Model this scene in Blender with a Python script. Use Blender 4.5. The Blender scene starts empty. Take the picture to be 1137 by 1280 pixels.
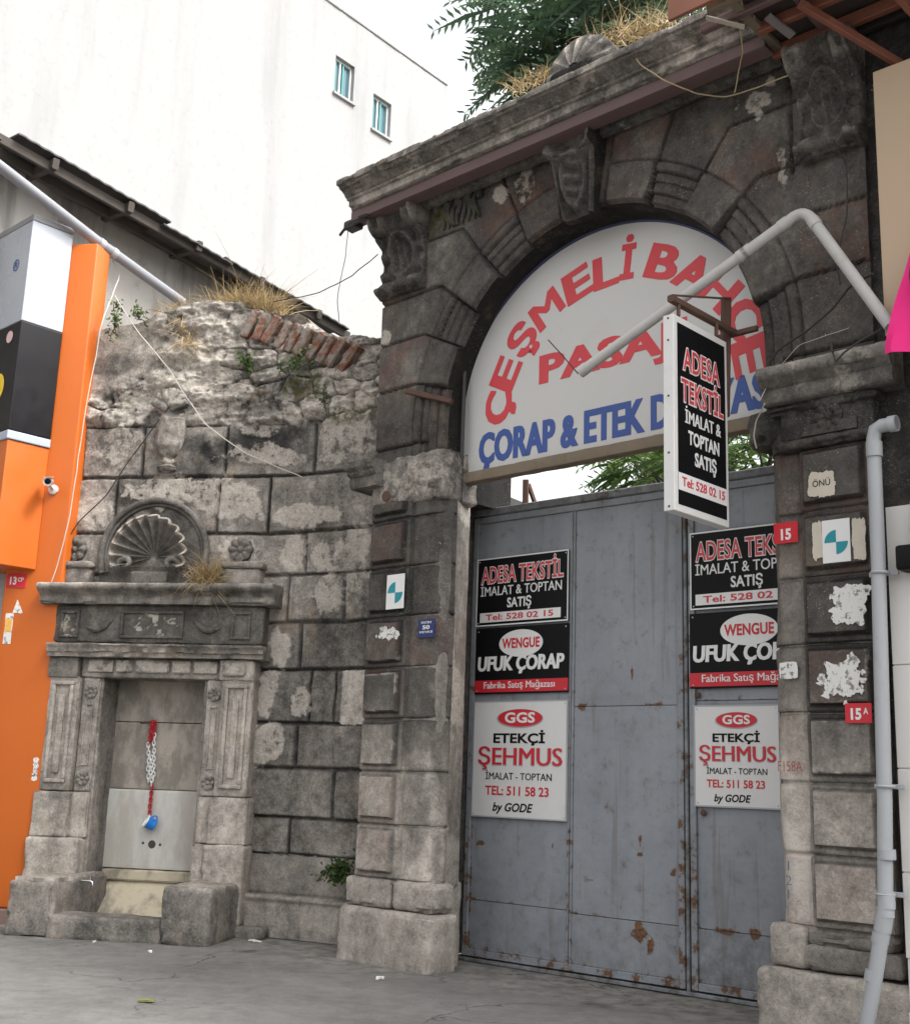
import bpy, bmesh, math, random
import numpy as np
from mathutils import Matrix, Vector
R = math.radians
S = bpy.context.scene
COL = S.collection

# ------------------------------------------------------------------ camera
F, PITCH, ROLL, EYE = 1500.0, R(12.64), R(1.97), 1.55
fw_ = np.array([0, math.cos(PITCH), math.sin(PITCH)])
up_ = np.array([0, -math.sin(PITCH), math.cos(PITCH)])
CX = math.cos(ROLL)*np.array([1, 0, 0.]) + math.sin(ROLL)*up_
CU = -math.sin(ROLL)*np.array([1, 0, 0.]) + math.cos(ROLL)*up_
CAM = np.array([0, 0, EYE])
cd = bpy.data.cameras.new('camera'); cam = bpy.data.objects.new('camera', cd); COL.objects.link(cam)
cd.sensor_fit = 'VERTICAL'; cd.sensor_height = 24.0; cd.sensor_width = 24.0
cd.lens = F/1280*24.0
cd.clip_end = 2000; cd.clip_start = .05
cam.matrix_world = Matrix(((CX[0], CU[0], -fw_[0], CAM[0]), (CX[1], CU[1], -fw_[1], CAM[1]), (CX[2], CU[2], -fw_[2], CAM[2]), (0, 0, 0, 1)))
S.camera = cam
# ------------------------------------------------------------------ sky, sun, exposure
SUN_EL, SUN_AZ = R(52), R(118)          # azimuth measured from +Y clockwise
W = bpy.data.worlds.new("World"); S.world = W; W.use_nodes = True
wn = W.node_tree; bg = wn.nodes['Background']
sky = wn.nodes.new('ShaderNodeTexSky'); sky.sky_type = 'NISHITA'; sky.sun_disc = False
sky.sun_elevation = SUN_EL; sky.sun_rotation = SUN_AZ; sky.dust_density = 6; sky.air_density = 1.2; sky.ozone_density = 1
hs = wn.nodes.new('ShaderNodeHueSaturation'); hs.inputs['Saturation'].default_value = .10
wn.links.new(sky.outputs[0], hs.inputs['Color']); wn.links.new(hs.outputs[0], bg.inputs[0]); bg.inputs[1].default_value = .15
sd = bpy.data.lights.new('sun', 'SUN'); sd.energy = 1.0; sd.angle = R(12); sd.color = (1, .97, .93)
sun = bpy.data.objects.new('sun', sd); COL.objects.link(sun)
sdir = Vector((math.sin(SUN_AZ)*math.cos(SUN_EL), math.cos(SUN_AZ)*math.cos(SUN_EL), math.sin(SUN_EL)))
sun.rotation_euler = sdir.to_track_quat('Z', 'Y').to_euler()
S.view_settings.view_transform = 'Standard'; S.view_settings.look = 'None'; S.view_settings.gamma = 1
S.view_settings.use_curve_mapping = False
S.view_settings.exposure = 1.52
S.cycles.max_bounces = 6; S.cycles.diffuse_bounces = 4

# ------------------------------------------------------------------ frames
def ray(px, py): return fw_ + CX*(px-568.5)/F - CU*(py-640)/F
def gnd(px, py):
    d = ray(px, py); return CAM + d*(-EYE/d[2])
def A(*p): return np.array(p, float)
class Fr:                                # a vertical plane: u along it, w out of it towards the street, z up
    def __init__(s, o, yaw):
        s.o = A(o[0], o[1], 0); a = R(yaw); s.yaw = a
        s.u = A(math.cos(a), math.sin(a), 0); s.n = A(math.sin(a), -math.cos(a), 0)
    def __call__(s, u, w, z):
        return s.o + np.multiply.outer(u, s.u) + np.multiply.outer(w, s.n) + np.multiply.outer(z, A(0, 0, 1))
    def uz(s, px, py, w=0.):             # where a sight line meets the plane
        d = ray(px, py); o = s.o + s.n*w; t = ((o-CAM) @ s.n)/(d @ s.n); P = CAM + d*t
        return (P-o) @ s.u, P[2]
    def at(s, px, py, w=0.):
        u, z = s.uz(px, py, w); return s(u, w, z)
G = Fr(gnd(520, 1212), -43.3)            # gateway facade
D = Fr(gnd(585, 1200), -40.9)            # metal door
FW = Fr((-2.0, 12.57), -10)              # fountain wall
OR = Fr((-4.9, 12.9), -10)               # orange shop pilaster
WB = Fr((-9, 30), 50)                    # white building
SH = Fr((-5.2, 13.6), 47)                # shed

# ------------------------------------------------------------------ noise
def _h(ix, iy, iz, seed):
    n = (ix.astype(np.int64)*374761393 + iy.astype(np.int64)*668265263 + iz.astype(np.int64)*2147483647 + seed*1274126177) & 0xffffffff
    n = ((n ^ (n >> 13))*1274126177) & 0xffffffff
    n = ((n ^ (n >> 16))*668265263) & 0xffffffff
    return ((n ^ (n >> 15)) & 0xffffff)/float(0xffffff)
def vn(p, seed=0):
    i = np.floor(p).astype(np.int64); f = p-i; f = f*f*(3-2*f)
    r = 0
    for a in (0, 1):
        for b in (0, 1):
            for c in (0, 1):
                wgt = (f[:, 0] if a else 1-f[:, 0])*(f[:, 1] if b else 1-f[:, 1])*(f[:, 2] if c else 1-f[:, 2])
                r = r + wgt*_h(i[:, 0]+a, i[:, 1]+b, i[:, 2]+c, seed)
    return r
def fbm(p, sc=1., octv=4, seed=0, gain=.5):
    p = np.atleast_2d(p)*sc; r = 0; a = 1; t = 0
    for k in range(octv):
        r = r + a*vn(p*2.03**k + k*17.3, seed+k); t += a; a *= gain
    return r/t                            # 0..1, mean .5
def ss(a, b, x):
    t = np.clip((x-a)/(b-a), 0, 1); return t*t*(3-2*t)
def worley(x, y, seed):
    ix, iy = np.floor(x).astype(np.int64), np.floor(y).astype(np.int64)
    f1 = np.full(x.shape, 9.); f2 = f1.copy(); idv = np.zeros(x.shape)
    z0 = np.zeros_like(ix)
    for a in (-1, 0, 1):
        for b in (-1, 0, 1):
            cx = ix+a+.15+.7*_h(ix+a, iy+b, z0, seed); cy = iy+b+.15+.7*_h(ix+a, iy+b, z0, seed+5)
            d = np.hypot(cx-x, cy-y); hv = _h(ix+a, iy+b, z0, seed+9)
            n = d < f1
            f2 = np.where(n, f1, np.minimum(f2, d)); idv = np.where(n, hv, idv); f1 = np.where(n, d, f1)
    return f1, f2, idv

# ------------------------------------------------------------------ materials
class M:
    def __init__(s, name, rough=.85, metal=0., spec=.3):
        s.m = bpy.data.materials.new(name); s.m.use_nodes = True; s.t = s.m.node_tree; s.b = s.t.nodes['Principled BSDF']
        s.set(s.b, 'Roughness', rough); s.set(s.b, 'Metallic', metal); s.set(s.b, 'Specular IOR Level', spec)
        s.pos = s.n('ShaderNodeNewGeometry').outputs['Position']
    def n(s, ty, **kw):
        n = s.t.nodes.new(ty)
        for k, v in kw.items(): setattr(n, k, v)
        return n
    def set(s, n, k, v):
        if hasattr(v, 'links') or isinstance(v, bpy.types.NodeSocket): s.t.links.new(v, n.inputs[k])
        else: n.inputs[k].default_value = v
    def math(s, op, a, b=0., c=None, clamp=False):
        n = s.n('ShaderNodeMath', operation=op, use_clamp=clamp); s.set(n, 0, a); s.set(n, 1, b)
        if c is not None: s.set(n, 2, c)
        return n.outputs[0]
    def noise(s, sc, det=5, rough=.55, vec=None, stretch=None, dist=0.):
        v = vec or s.pos
        if stretch:
            mp = s.n('ShaderNodeVectorMath', operation='MULTIPLY'); s.set(mp, 0, v); mp.inputs[1].default_value = stretch; v = mp.outputs[0]
        n = s.n('ShaderNodeTexNoise'); s.set(n, 'Vector', v); s.set(n, 'Scale', sc); s.set(n, 'Detail', det); s.set(n, 'Roughness', rough); s.set(n, 'Distortion', dist)
        return n.outputs['Fac']
    def attr(s, name):
        n = s.n('ShaderNodeAttribute'); n.attribute_name = name; return n.outputs['Fac']
    def ramp(s, fac, stops, interp='LINEAR'):
        n = s.n('ShaderNodeValToRGB'); s.set(n, 0, fac); e = n.color_ramp.elements; n.color_ramp.interpolation = interp
        while len(e) < len(stops): e.new(.5)
        for q, (p, c) in zip(e, stops):
            q.position = p; q.color = (*c, 1) if len(c) == 3 else c
        return n.outputs[0]
    def mix(s, fac, a, b, mode='MIX'):
        n = s.n('ShaderNodeMix', data_type='RGBA', blend_type=mode)
        for k, v in ((0, fac), (6, a), (7, b)):
            if isinstance(v, tuple): v = (*v, 1) if len(v) == 3 else v
            s.set(n, k, v)
        return n.outputs[2]
    def step(s, x, a, b):
        n = s.n('ShaderNodeMapRange', interpolation_type='SMOOTHSTEP'); s.set(n, 0, x); s.set(n, 1, a); s.set(n, 2, b); return n.outputs[0]
    def color(s, c): s.set(s.b, 'Base Color', (*c, 1) if isinstance(c, tuple) and len(c) == 3 else c); return s
    def rough(s, v): s.set(s.b, 'Roughness', v); return s
    def bump(s, h, st=.4, d=.02):
        n = s.n('ShaderNodeBump'); s.set(n, 'Height', h); s.set(n, 'Strength', st); s.set(n, 'Distance', d); s.set(s.b, 'Normal', n.outputs[0]); return s

def stone_mat():
    s = M('weathered_stone', .93, spec=.15)
    n1, n2, n3, n4 = s.noise(1.3, 8, .66), s.noise(9, 8, .72), s.noise(42, 5, .75), s.noise(2.6, 6, .65, stretch=(1, 1, .22))
    t = s.attr('tone'); k = s.math('MULTIPLY', s.math('MULTIPLY_ADD', t, 1.15, .22), s.math('MULTIPLY_ADD', s.attr('calm'), -.55, 1.))
    f = s.math('MULTIPLY', s.math('SUBTRACT', n1, .5), .80)
    f = s.math('ADD', f, s.math('MULTIPLY', s.math('SUBTRACT', n2, .5), .95))
    f = s.math('ADD', f, s.math('MULTIPLY', s.math('SUBTRACT', n3, .5), .70))
    f = s.math('ADD', f, s.math('MULTIPLY', s.math('SUBTRACT', n4, .5), .75))
    f = s.math('MULTIPLY_ADD', f, k, s.math('ADD', t, .045))
    c = s.ramp(f, [(0., (.012, .0115, .011)), (.22, (.035, .033, .031)), (.42, (.105, .097, .088)), (.62, (.235, .214, .190)), (.82, (.42, .38, .335)), (1, (.58, .535, .48))])
    warm = s.step(s.noise(3.1, 4, .6), .55, .75)
    c = s.mix(s.math('MULTIPLY', warm, .35), c, (.62, .5, .36), 'MULTIPLY') if False else s.mix(s.math('MULTIPLY', warm, s.math('MULTIPLY_ADD', s.attr('warm'), .35, .20)), c, (.29, .22, .15))
    c = s.mix(s.math('MULTIPLY', s.attr('red'), s.step(s.noise(5, 4), .3, .7)), c, (.15, .068, .05))
    pale = s.attr('pale')
    c = s.mix(s.math('MULTIPLY', pale, s.step(s.math('ADD', s.math('MULTIPLY_ADD', n1, .5, n2), s.math('MULTIPLY', pale, .30)), .84, .98)), c, s.ramp(s.math('MULTIPLY_ADD', n1, .5, s.math('MULTIPLY', n3, .5)), [(.38, (.25, .225, .195)), (.62, (.58, .53, .465))]))
    spk = s.step(s.noise(75, 3, .65), .62, .70)                    # lichen flecks
    c = s.mix(s.math('MULTIPLY', spk, s.step(s.noise(3.7, 3), .45, .7)), c, (.45, .43, .39))
    moss = s.attr('moss'); c = s.mix(s.math('MULTIPLY', moss, s.step(s.noise(14, 4), .4, .6)), c, (.07, .075, .022))
    s.color(c)
    pits = s.n('ShaderNodeTexVoronoi'); s.set(pits, 'Vector', s.pos); s.set(pits, 'Scale', 55.)
    h = s.math('ADD', s.math('MULTIPLY', n2, .6), s.math('MULTIPLY', n3, .35)); h = s.math('ADD', h, s.math('MULTIPLY', s.step(pits.outputs['Distance'], .0, .35), .12))
    s.bump(h, .75, .03); return s.m
STONE = stone_mat()

def plain(name, c, rough=.6, var=.12, sc=6, spec=.4, metal=0., dirt=None, dsc=3., bump=0., dlo=.55, dhi=.8):
    s = M(name, rough, metal, spec)
    n = s.noise(sc, 5); k = s.math('MULTIPLY_ADD', s.math('SUBTRACT', n, .5), var*2, 1.)
    hsv = s.n('ShaderNodeHueSaturation'); hsv.inputs['Color'].default_value = (*c, 1); s.set(hsv, 'Value', k); col = hsv.outputs[0]
    if dirt:
        col = s.mix(s.math('MULTIPLY', s.step(s.noise(dsc, 6, .65), dlo, dhi), .8), col, dirt)
    s.color(col); s.rough(s.math('MULTIPLY_ADD', s.math('SUBTRACT', s.noise(sc*2, 4), .5), .3, rough))
    if bump: s.bump(s.noise(sc*6, 4), .5, bump)
    return s.m
def asphalt_mat():
    s = M('worn_asphalt', .92, spec=.2)
    n1, n2, n3 = s.noise(.7, 6, .6), s.noise(6, 6, .65), s.noise(170, 2, .7)
    f = s.math('ADD', s.math('MULTIPLY', n1, .55), s.math('MULTIPLY', n2, .4)); f = s.math('ADD', f, s.math('MULTIPLY', s.math('SUBTRACT', n3, .5), .45))
    c = s.ramp(f, [(.25, (.09, .087, .083)), (.48, (.155, .15, .143)), (.70, (.235, .227, .215))])
    c = s.mix(s.math('MULTIPLY', s.attr('dust'), s.step(n2, .35, .65)), c, (.27, .25, .225))
    c = s.mix(s.attr('oil'), c, (.04, .038, .036))
    vo = s.n('ShaderNodeTexVoronoi', feature='DISTANCE_TO_EDGE'); wp = s.n('ShaderNodeVectorMath', operation='ADD'); nz = s.n('ShaderNodeTexNoise'); s.set(nz, 'Vector', s.pos); s.set(nz, 'Scale', 1.6); s.set(nz, 'Detail', 5)
    s.set(wp, 0, s.pos); s.t.links.new(nz.outputs['Color'], wp.inputs[1]); s.set(vo, 'Vector', wp.outputs[0]); s.set(vo, 'Scale', .55)
    crack = s.math('MULTIPLY', s.step(vo.outputs['Distance'], .010, .002), s.step(s.noise(.9, 3), .46, .6)); c = s.mix(s.math('MULTIPLY', crack, .7), c, (.035, .033, .031))
    peb = s.step(s.noise(95, 2, .5), .66, .72); c = s.mix(s.math('MULTIPLY', peb, .55), c, (.34, .325, .30)); stn = s.step(s.noise(1.9, 5, .7), .57, .68); c = s.mix(s.math('MULTIPLY', stn, .4), c, (.075, .071, .067))
    s.color(c); s.bump(s.math('ADD', s.math('MULTIPLY', n3, .5), s.math('MULTIPLY', n2, .5)), .8, .015); return s.m
def door_mat():
    s = M('blue_grey_door_paint', .5, spec=.35)
    n1, n2, n3 = s.noise(1.2, 6, .6), s.noise(9, 6, .7), s.noise(40, 4, .7)
    k = s.noise(2.2, 5, .6, stretch=(1, 1, .15))
    c = s.ramp(s.math('ADD', s.math('MULTIPLY', n1, .5), s.math('MULTIPLY', k, .5)), [(.3, (.165, .176, .194)), (.5, (.225, .24, .263)), (.7, (.275, .29, .313))])
    c = s.mix(s.math('MULTIPLY', s.step(n2, .53, .70), .45), c, (.12, .115, .108)); scr = s.step(s.noise(5, 3, .6, stretch=(14, 14, .8)), .66, .70); c = s.mix(s.math('MULTIPLY', scr, .35), c, (.36, .37, .38)); drip = s.step(s.noise(3, 4, .6, stretch=(5, 5, .25)), .57, .66); c = s.mix(s.math('MULTIPLY', drip, .35), c, (.13, .105, .085))
    rust = s.math('ADD', s.math('MULTIPLY', s.step(n3, .685, .72), s.step(n1, .42, .6)), s.step(s.math('ADD', s.attr('rust'), s.math('MULTIPLY', s.math('SUBTRACT', n2, .5), 2.4)), .40, .6), clamp=True)
    c = s.mix(rust, c, s.ramp(n3, [(.35, (.05, .026, .016)), (.65, (.21, .10, .045))]))
    c = s.mix(s.math('MULTIPLY', s.attr('grime'), s.step(n2, .3, .62)), c, (.085, .078, .07))
    s.color(c); s.rough(s.math('MULTIPLY_ADD', rust, .4, .48)); s.bump(s.math('ADD', s.math('MULTIPLY', s.noise(3, 3), .8), s.math('MULTIPLY', n3, .06)), .5, .05); return s.m
def streaky(name, base, streak, rough=.8, amt=.7, lo=.5, hi=.72, sc=1.6, z=.1, bump=.01):
    s = M(name, rough, spec=.2)
    k = s.noise(sc, 6, .65, stretch=(1, 1, z)); n2 = s.noise(5, 6, .65); n3 = s.noise(40, 3, .6)
    c = s.mix(s.math('MULTIPLY', s.step(k, lo, hi), amt), base, streak)
    c = s.mix(s.math('MULTIPLY', s.step(n2, .52, .75), amt*.6), c, streak)
    s.color(c); s.bump(s.math('ADD', n2, s.math('MULTIPLY', n3, .3)), .5, bump); return s.m
def brick_mat():
    s = M('old_brick', .9, spec=.15); n = s.noise(9, 5, .65); n2 = s.noise(30, 4, .7)
    c = s.ramp(n2, [(.3, (.09, .05, .036)), (.6, (.21, .092, .058)), (.8, (.28, .15, .10))])
    c = s.mix(s.step(n, .42, .58), c, (.22, .195, .17)); s.color(c); s.bump(n2, .7, .02); return s.m
def leaf_mat(name, a, b, trans=.25):
    s = M(name, .55, spec=.35); c = s.ramp(s.attr('leaf'), [(0, a), (1, b)]); s.color(c)
    tr = s.n('ShaderNodeBsdfTranslucent'); s.set(tr, 'Color', c); mx = s.n('ShaderNodeMixShader'); mx.inputs[0].default_value = trans
    s.t.links.new(s.b.outputs[0], mx.inputs[1]); s.t.links.new(tr.outputs[0], mx.inputs[2]); s.t.links.new(mx.outputs[0], s.t.nodes['Material Output'].inputs[0]); return s.m
ASPH, DOOR, BRICK = asphalt_mat(), door_mat(), brick_mat()
WHITEWALL = streaky('white_painted_render', (.315, .313, .308), (.19, .19, .186), amt=.45, lo=.52, hi=.75, sc=.6, z=.10)
CONCRETE = streaky('old_cement_render', (.30, .285, .265), (.10, .095, .088), amt=.75, lo=.45, hi=.65, sc=2.2)
PLASTER = streaky('peeling_plaster', (.40, .385, .36), (.09, .085, .08), amt=.85, lo=.46, hi=.6, sc=3.5, z=.5)
MARBLE = streaky('stained_marble', (.52, .51, .48), (.36, .33, .28), amt=.75, lo=.46, hi=.66, sc=2.5, z=.3, bump=.006)
SLAB = streaky('inscribed_slab', (.35, .315, .27), (.19, .172, .15), amt=.85, lo=.44, hi=.6, sc=4, z=.5, bump=.02)
YSLAB = streaky('yellowed_marble', (.48, .42, .31), (.20, .18, .15), amt=.85, lo=.45, hi=.62, sc=3, z=.6, bump=.01)
ORANGE = plain('orange_paint', (.50, .112, .013), .42, .08, 2, dirt=(.44, .115, .025), dsc=1.8)
DARKM = plain('dark_sheet_metal', (.05, .047, .046), .6, .3, 4, bump=.004)
WHITEP = plain('white_sign_panel', (.60, .595, .58), .4, .05, 2, dirt=(.50, .485, .46), dsc=2.5)
LUNP = plain('grey_white_sign_board', (.50, .49, .475), .55, .05, 1.5, dirt=(.40, .39, .375), dsc=1.2)
BLACKP = plain('black_sign_vinyl', (.006, .006, .007), .45, .1, 3, spec=.12)
BLACKB = plain('black_shop_panel', (.010, .0095, .011), .35, .1, 3, spec=.2)
REDP = plain('red_vinyl', (.50, .018, .03), .45, .06, 5)
REDF = plain('faded_red_vinyl', (.52, .045, .055), .5, .1, 3)
BLUEP = plain('blue_vinyl', (.035, .075, .26), .5, .08, 4)
WHITEV = plain('white_vinyl', (.66, .66, .65), .4, .03, 4)
TEALP = plain('teal_ink', (.012, .23, .28), .5, .05, 4)
PAPER = plain('torn_paper', (.52, .47, .39), .9, .15, 8, dirt=(.25, .21, .17), dsc=9)
WPAPER = plain('white_torn_paper', (.62, .61, .585), .9, .1, 9, dirt=(.10, .095, .088), dsc=24, dlo=.54, dhi=.60)
PVC = plain('grey_plastic_pipe', (.33, .34, .355), .45, .08, 3, dirt=(.24, .235, .225), dsc=4)
PVCW = plain('white_plastic_pipe', (.41, .40, .385), .5, .1, 4, dirt=(.34, .31, .27), dsc=5)
RUSTY = plain('rusty_brown_steel', (.085, .045, .032), .8, .4, 8, dirt=(.17, .07, .035), dsc=6, bump=.004)
BEAM = plain('purple_brown_painted_steel', (.125, .082, .080), .6, .18, 5, dirt=(.085, .06, .055), dsc=5)
WOOD = plain('red_brown_timber', (.20, .072, .045), .75, .3, 6, dirt=(.07, .03, .02), dsc=3, bump=.006)
DARKWOOD = plain('dark_grey_timber', (.06, .05, .042), .85, .35, 6, dirt=(.03, .026, .022), dsc=4, bump=.006)  # darker timber for the shed purlins and rafters
OLDWOOD = plain('grey_brown_timber', (.17, .135, .095), .8, .3, 6, dirt=(.08, .065, .05), dsc=4, bump=.006)
BEIGE = plain('beige_panel', (.42, .31, .21), .5, .05, 1.5)
TILE = plain('pale_grey_cladding', (.58, .565, .54), .35, .04, 2)
PINK = plain('pink_cloth', (.75, .02, .20), .8, .08, 3)
WIREL = plain('pale_wire', (.46, .43, .38), .7, .1, 9)
WIRED = plain('dark_wire', (.03, .028, .027), .6, .1, 9)
WIREY = plain('yellowed_wire', (.42, .34, .20), .7, .1, 9)
CHROME = plain('tap_chrome', (.6, .6, .6), .2, .1, 9, metal=1.)
CAMG = plain('camera_grey', (.42, .42, .41), .4, .05, 9)
GLASS = plain('window_glass', (.05, .12, .14), .08, .1, 2, spec=.6)
TEALF = plain('green_window_frame', (.05, .20, .20), .5, .1, 3)
PLRED = plain('red_plastic', (.42, .02, .03), .4, .05, 9); PLWHITE = plain('white_plastic', (.72, .71, .70), .4, .05, 9); PLBLUE = plain('blue_plastic', (.02, .20, .62), .35, .05, 9)
GRASSD = leaf_mat('dry_straw', (.16, .105, .05), (.55, .42, .22), .3)
GREEN = leaf_mat('weed_leaf', (.035, .06, .018), (.11, .17, .05))
LEAFD = leaf_mat('dark_tree_leaf', (.045, .085, .05), (.12, .19, .095), .45)
LEAFL = leaf_mat('light_tree_leaf', (.05, .10, .025), (.20, .30, .08), .4)
BARK = plain('bark', (.07, .055, .042), .9, .3, 8, bump=.01)

# ------------------------------------------------------------------ objects
def tag(o, label=None, cat=None, group=None, kind=None):
    for k, v in (('label', label), ('category', cat), ('group', group), ('kind', kind)):
        if v: o[k] = v
    return o
def thing(name, loc, label, cat, group=None):
    o = bpy.data.objects.new(name, None); COL.objects.link(o); o.location = Vector([float(c) for c in loc]); o.empty_display_size = .1
    return tag(o, label, cat, group)
def wloc(o):
    v = Vector((0, 0, 0))
    while o: v = v + o.location; o = o.parent
    return v
def link(name, me, mat, parent=None, smooth=True, ang=38):
    if mat: me.materials.append(mat)
    o = bpy.data.objects.new(name, me); COL.objects.link(o)
    if parent:
        o.parent = parent; me.transform(Matrix.Translation(-wloc(parent)))
    me.polygons.foreach_set('use_smooth', [smooth]*len(me.polygons))
    if smooth and ang: me.set_sharp_from_angle(angle=R(ang))
    me.update(); return o
class MB:
    def __init__(s): s.v = []; s.f = []; s.n = 0; s.at = {}
    def add(s, v, f, **attrs):
        v = np.asarray(v, float).reshape(-1, 3)
        for k in set(s.at) | set(attrs):
            s.at.setdefault(k, [np.zeros(s.n)] if s.n else [])
            a = attrs.get(k, 0.); s.at[k].append(np.broadcast_to(np.asarray(a, float), (len(v),)).copy())
        s.v.append(v); s.f += [tuple(i+s.n for i in q) for q in f]; s.n += len(v); return s
    def build(s, name, mat, parent=None, smooth=True, ang=38, **attrs):
        me = bpy.data.meshes.new(name); V = np.concatenate(s.v); me.from_pydata(V.tolist(), [], s.f)
        at = {k: np.concatenate(a) for k, a in s.at.items()}
        for k, a in attrs.items(): at[k] = a(V) if callable(a) else np.full(len(V), float(a))
        for k, a in at.items():
            x = me.attributes.new(k, 'FLOAT', 'POINT'); x.data.foreach_set('value', np.asarray(a, np.float32))
        return link(name, me, mat, parent, smooth, ang)
    # -- shapes
    def rbox(s, fr, u0, u1, w0, w1, z0, z1, step=None, r=.006, amp=0., seed=0, chip=0., **at):
        lo, hi = A(u0, w0, z0), A(u1, w1, z1); r = min(r, .49*min(hi-lo)); ax = []
        for a, b in zip(lo, hi):
            k = max(1, int(round((b-a-2*r)/step))) if step else 1
            ax.append(np.concatenate([[a, a+.3*r], np.linspace(a+r, b-r, k+1), [b-.3*r, b]]))
        vs, fs, idx = [], [], {}
        def vid(i, j, k):
            q = (i, j, k)
            if q not in idx: idx[q] = len(vs); vs.append((ax[0][i], ax[1][j], ax[2][k]))
            return idx[q]
        n = [len(a) for a in ax]
        for d in range(3):
            e, g = [x for x in range(3) if x != d]
            for side in (0, n[d]-1):
                for i in range(n[e]-1):
                    for j in range(n[g]-1):
                        q = []
                        for di, dj in ((0, 0), (1, 0), (1, 1), (0, 1)):
                            c = [0, 0, 0]; c[d] = side; c[e] = i+di; c[g] = j+dj; q.append(vid(*c))
                        if (side == 0) == (d != 1): q = q[::-1]
                        fs.append(q[::-1])              # frame is mirrored (u, w, z is left-handed)
        P = np.array(vs); C = np.clip(P, lo+r, hi-r); d = P-C; L = np.linalg.norm(d, axis=1, keepdims=True); L[L == 0] = 1
        nr = d/L; P = C+nr*r; X = fr(P[:, 0], P[:, 1], P[:, 2])
        if amp:
            disp = (fbm(X, 5, 4, seed)-.5)*2*amp+(fbm(X, 22, 3, seed+7)-.5)*amp
            if chip:
                edge = (np.abs(nr) > .25).sum(1) > 1
                disp = disp-np.where(edge, chip*ss(.5, .75, fbm(X, 6, 3, seed+3)), 0)
            P = P+nr*disp[:, None]; X = fr(P[:, 0], P[:, 1], P[:, 2])
        return s.add(X, fs, **at)
    def bar(s, a, b, th, wd=None, up=(0, 0, 1), r=.15):          # a straight bar of rectangular section
        a, b = A(*a), A(*b); d = b-a; L = np.linalg.norm(d); d /= L; x = np.cross(d, A(*up)); x /= np.linalg.norm(x); y = np.cross(x, d)
        wd = wd or th; k = min(th, wd)*r
        ring = [(-1, -1, 1, 0), (1, -1, -1, 0), (1, -1, 0, 1), (1, 1, 0, -1), (1, 1, -1, 0), (-1, 1, 1, 0), (-1, 1, 0, -1), (-1, -1, 0, 1)]
        pr = [x*(sx*wd/2+cx*k)+y*(sy*th/2+cy*k) for sx, sy, cx, cy in ring]; n = 8
        v = [a+p for p in pr]+[b+p for p in pr]
        f = [(i, (i+1) % n, n+(i+1) % n, n+i) for i in range(n)]+[tuple(range(n))[::-1], tuple(range(n, 2*n))]
        return s.add(v, f)
    def tube(s, pts, r, n=10, cap=True):
        pts = np.asarray(pts, float); m = len(pts); rr = np.broadcast_to(np.asarray(r, float), (m,))
        t = np.gradient(pts, axis=0); t /= np.linalg.norm(t, axis=1, keepdims=True)+1e-12
        x = np.cross(t[0], A(0, 0, 1)); x = x if np.linalg.norm(x) > .05 else np.cross(t[0], A(1, 0, 0)); v = []
        for i in range(m):
            x = x-t[i]*(x @ t[i]); x /= np.linalg.norm(x); y = np.cross(t[i], x)
            for k in range(n):
                a = 2*math.pi*k/n; v.append(pts[i]+rr[i]*(math.cos(a)*x+math.sin(a)*y))
        f = [(i*n+k, i*n+(k+1) % n, (i+1)*n+(k+1) % n, (i+1)*n+k) for i in range(m-1) for k in range(n)]
        if cap: f += [tuple(range(n))[::-1], tuple(range((m-1)*n, m*n))]
        return s.add(v, f)
    def lathe(s, c, prof, ax=A(0, 0, 1), n=24, a0=0, a1=2*math.pi):
        ax = ax/np.linalg.norm(ax); x = np.cross(ax, A(0, 0, 1)); x = x if np.linalg.norm(x) > .1 else A(1, 0, 0); x = x/np.linalg.norm(x); y = np.cross(ax, x); v = []
        for r, h in prof:
            for k in range(n): a = a0+(a1-a0)*k/n; v.append(c+ax*h+r*(math.cos(a)*x+math.sin(a)*y))
        f = [(i*n+k, i*n+(k+1) % n, (i+1)*n+(k+1) % n, (i+1)*n+k) for i in range(len(prof)-1) for k in range(n)]
        f += [tuple(range(n))[::-1], tuple(range((len(prof)-1)*n, len(prof)*n))]
        return s.add(v, f)
    def prism(s, fr, poly, w0, w1):                              # polygon in (u, z) with thickness
        n = len(poly); u = [p[0] for p in poly]; z = [p[1] for p in poly]
        v = list(fr(A(*u), np.full(n, w0), A(*z)))+list(fr(A(*u), np.full(n, w1), A(*z)))
        f = [(i, (i+1) % n, n+(i+1) % n, n+i)[::-1] for i in range(n)]+[tuple(range(n)), tuple(range(n, 2*n))[::-1]]
        return s.add(v, f)
    def grid(s, X, close=False, **at):                           # X: (m, n, 3)
        m, n = X.shape[:2]; i = np.arange(m*n).reshape(m, n)
        f = np.stack([i[:-1, :-1], i[1:, :-1], i[1:, 1:], i[:-1, 1:]], -1).reshape(-1, 4).tolist()
        return s.add(X.reshape(-1, 3), [tuple(q) for q in f], **{k: np.asarray(a).reshape(-1) if np.ndim(a) else a for k, a in at.items()})
class Ink(MB):
    """each line of writing or printed field becomes a part of its own"""
    def __init__(s, root, mat, name): s.r, s.m, s.name = root, mat, name
    def add(s, v, f, **k): MB().add(v, f).build(s.name, s.m, s.r, False)
    def build(s, *a, **k): return None
def each(root, mat, name, makers, smooth=True):
    for fn in makers: mb = MB(); fn(mb); mb.build(name, mat, root, smooth)
def fixn(o):
    bm = bmesh.new(); bm.from_mesh(o.data); bmesh.ops.recalc_face_normals(bm, faces=bm.faces); bm.to_mesh(o.data); bm.free(); return o

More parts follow.
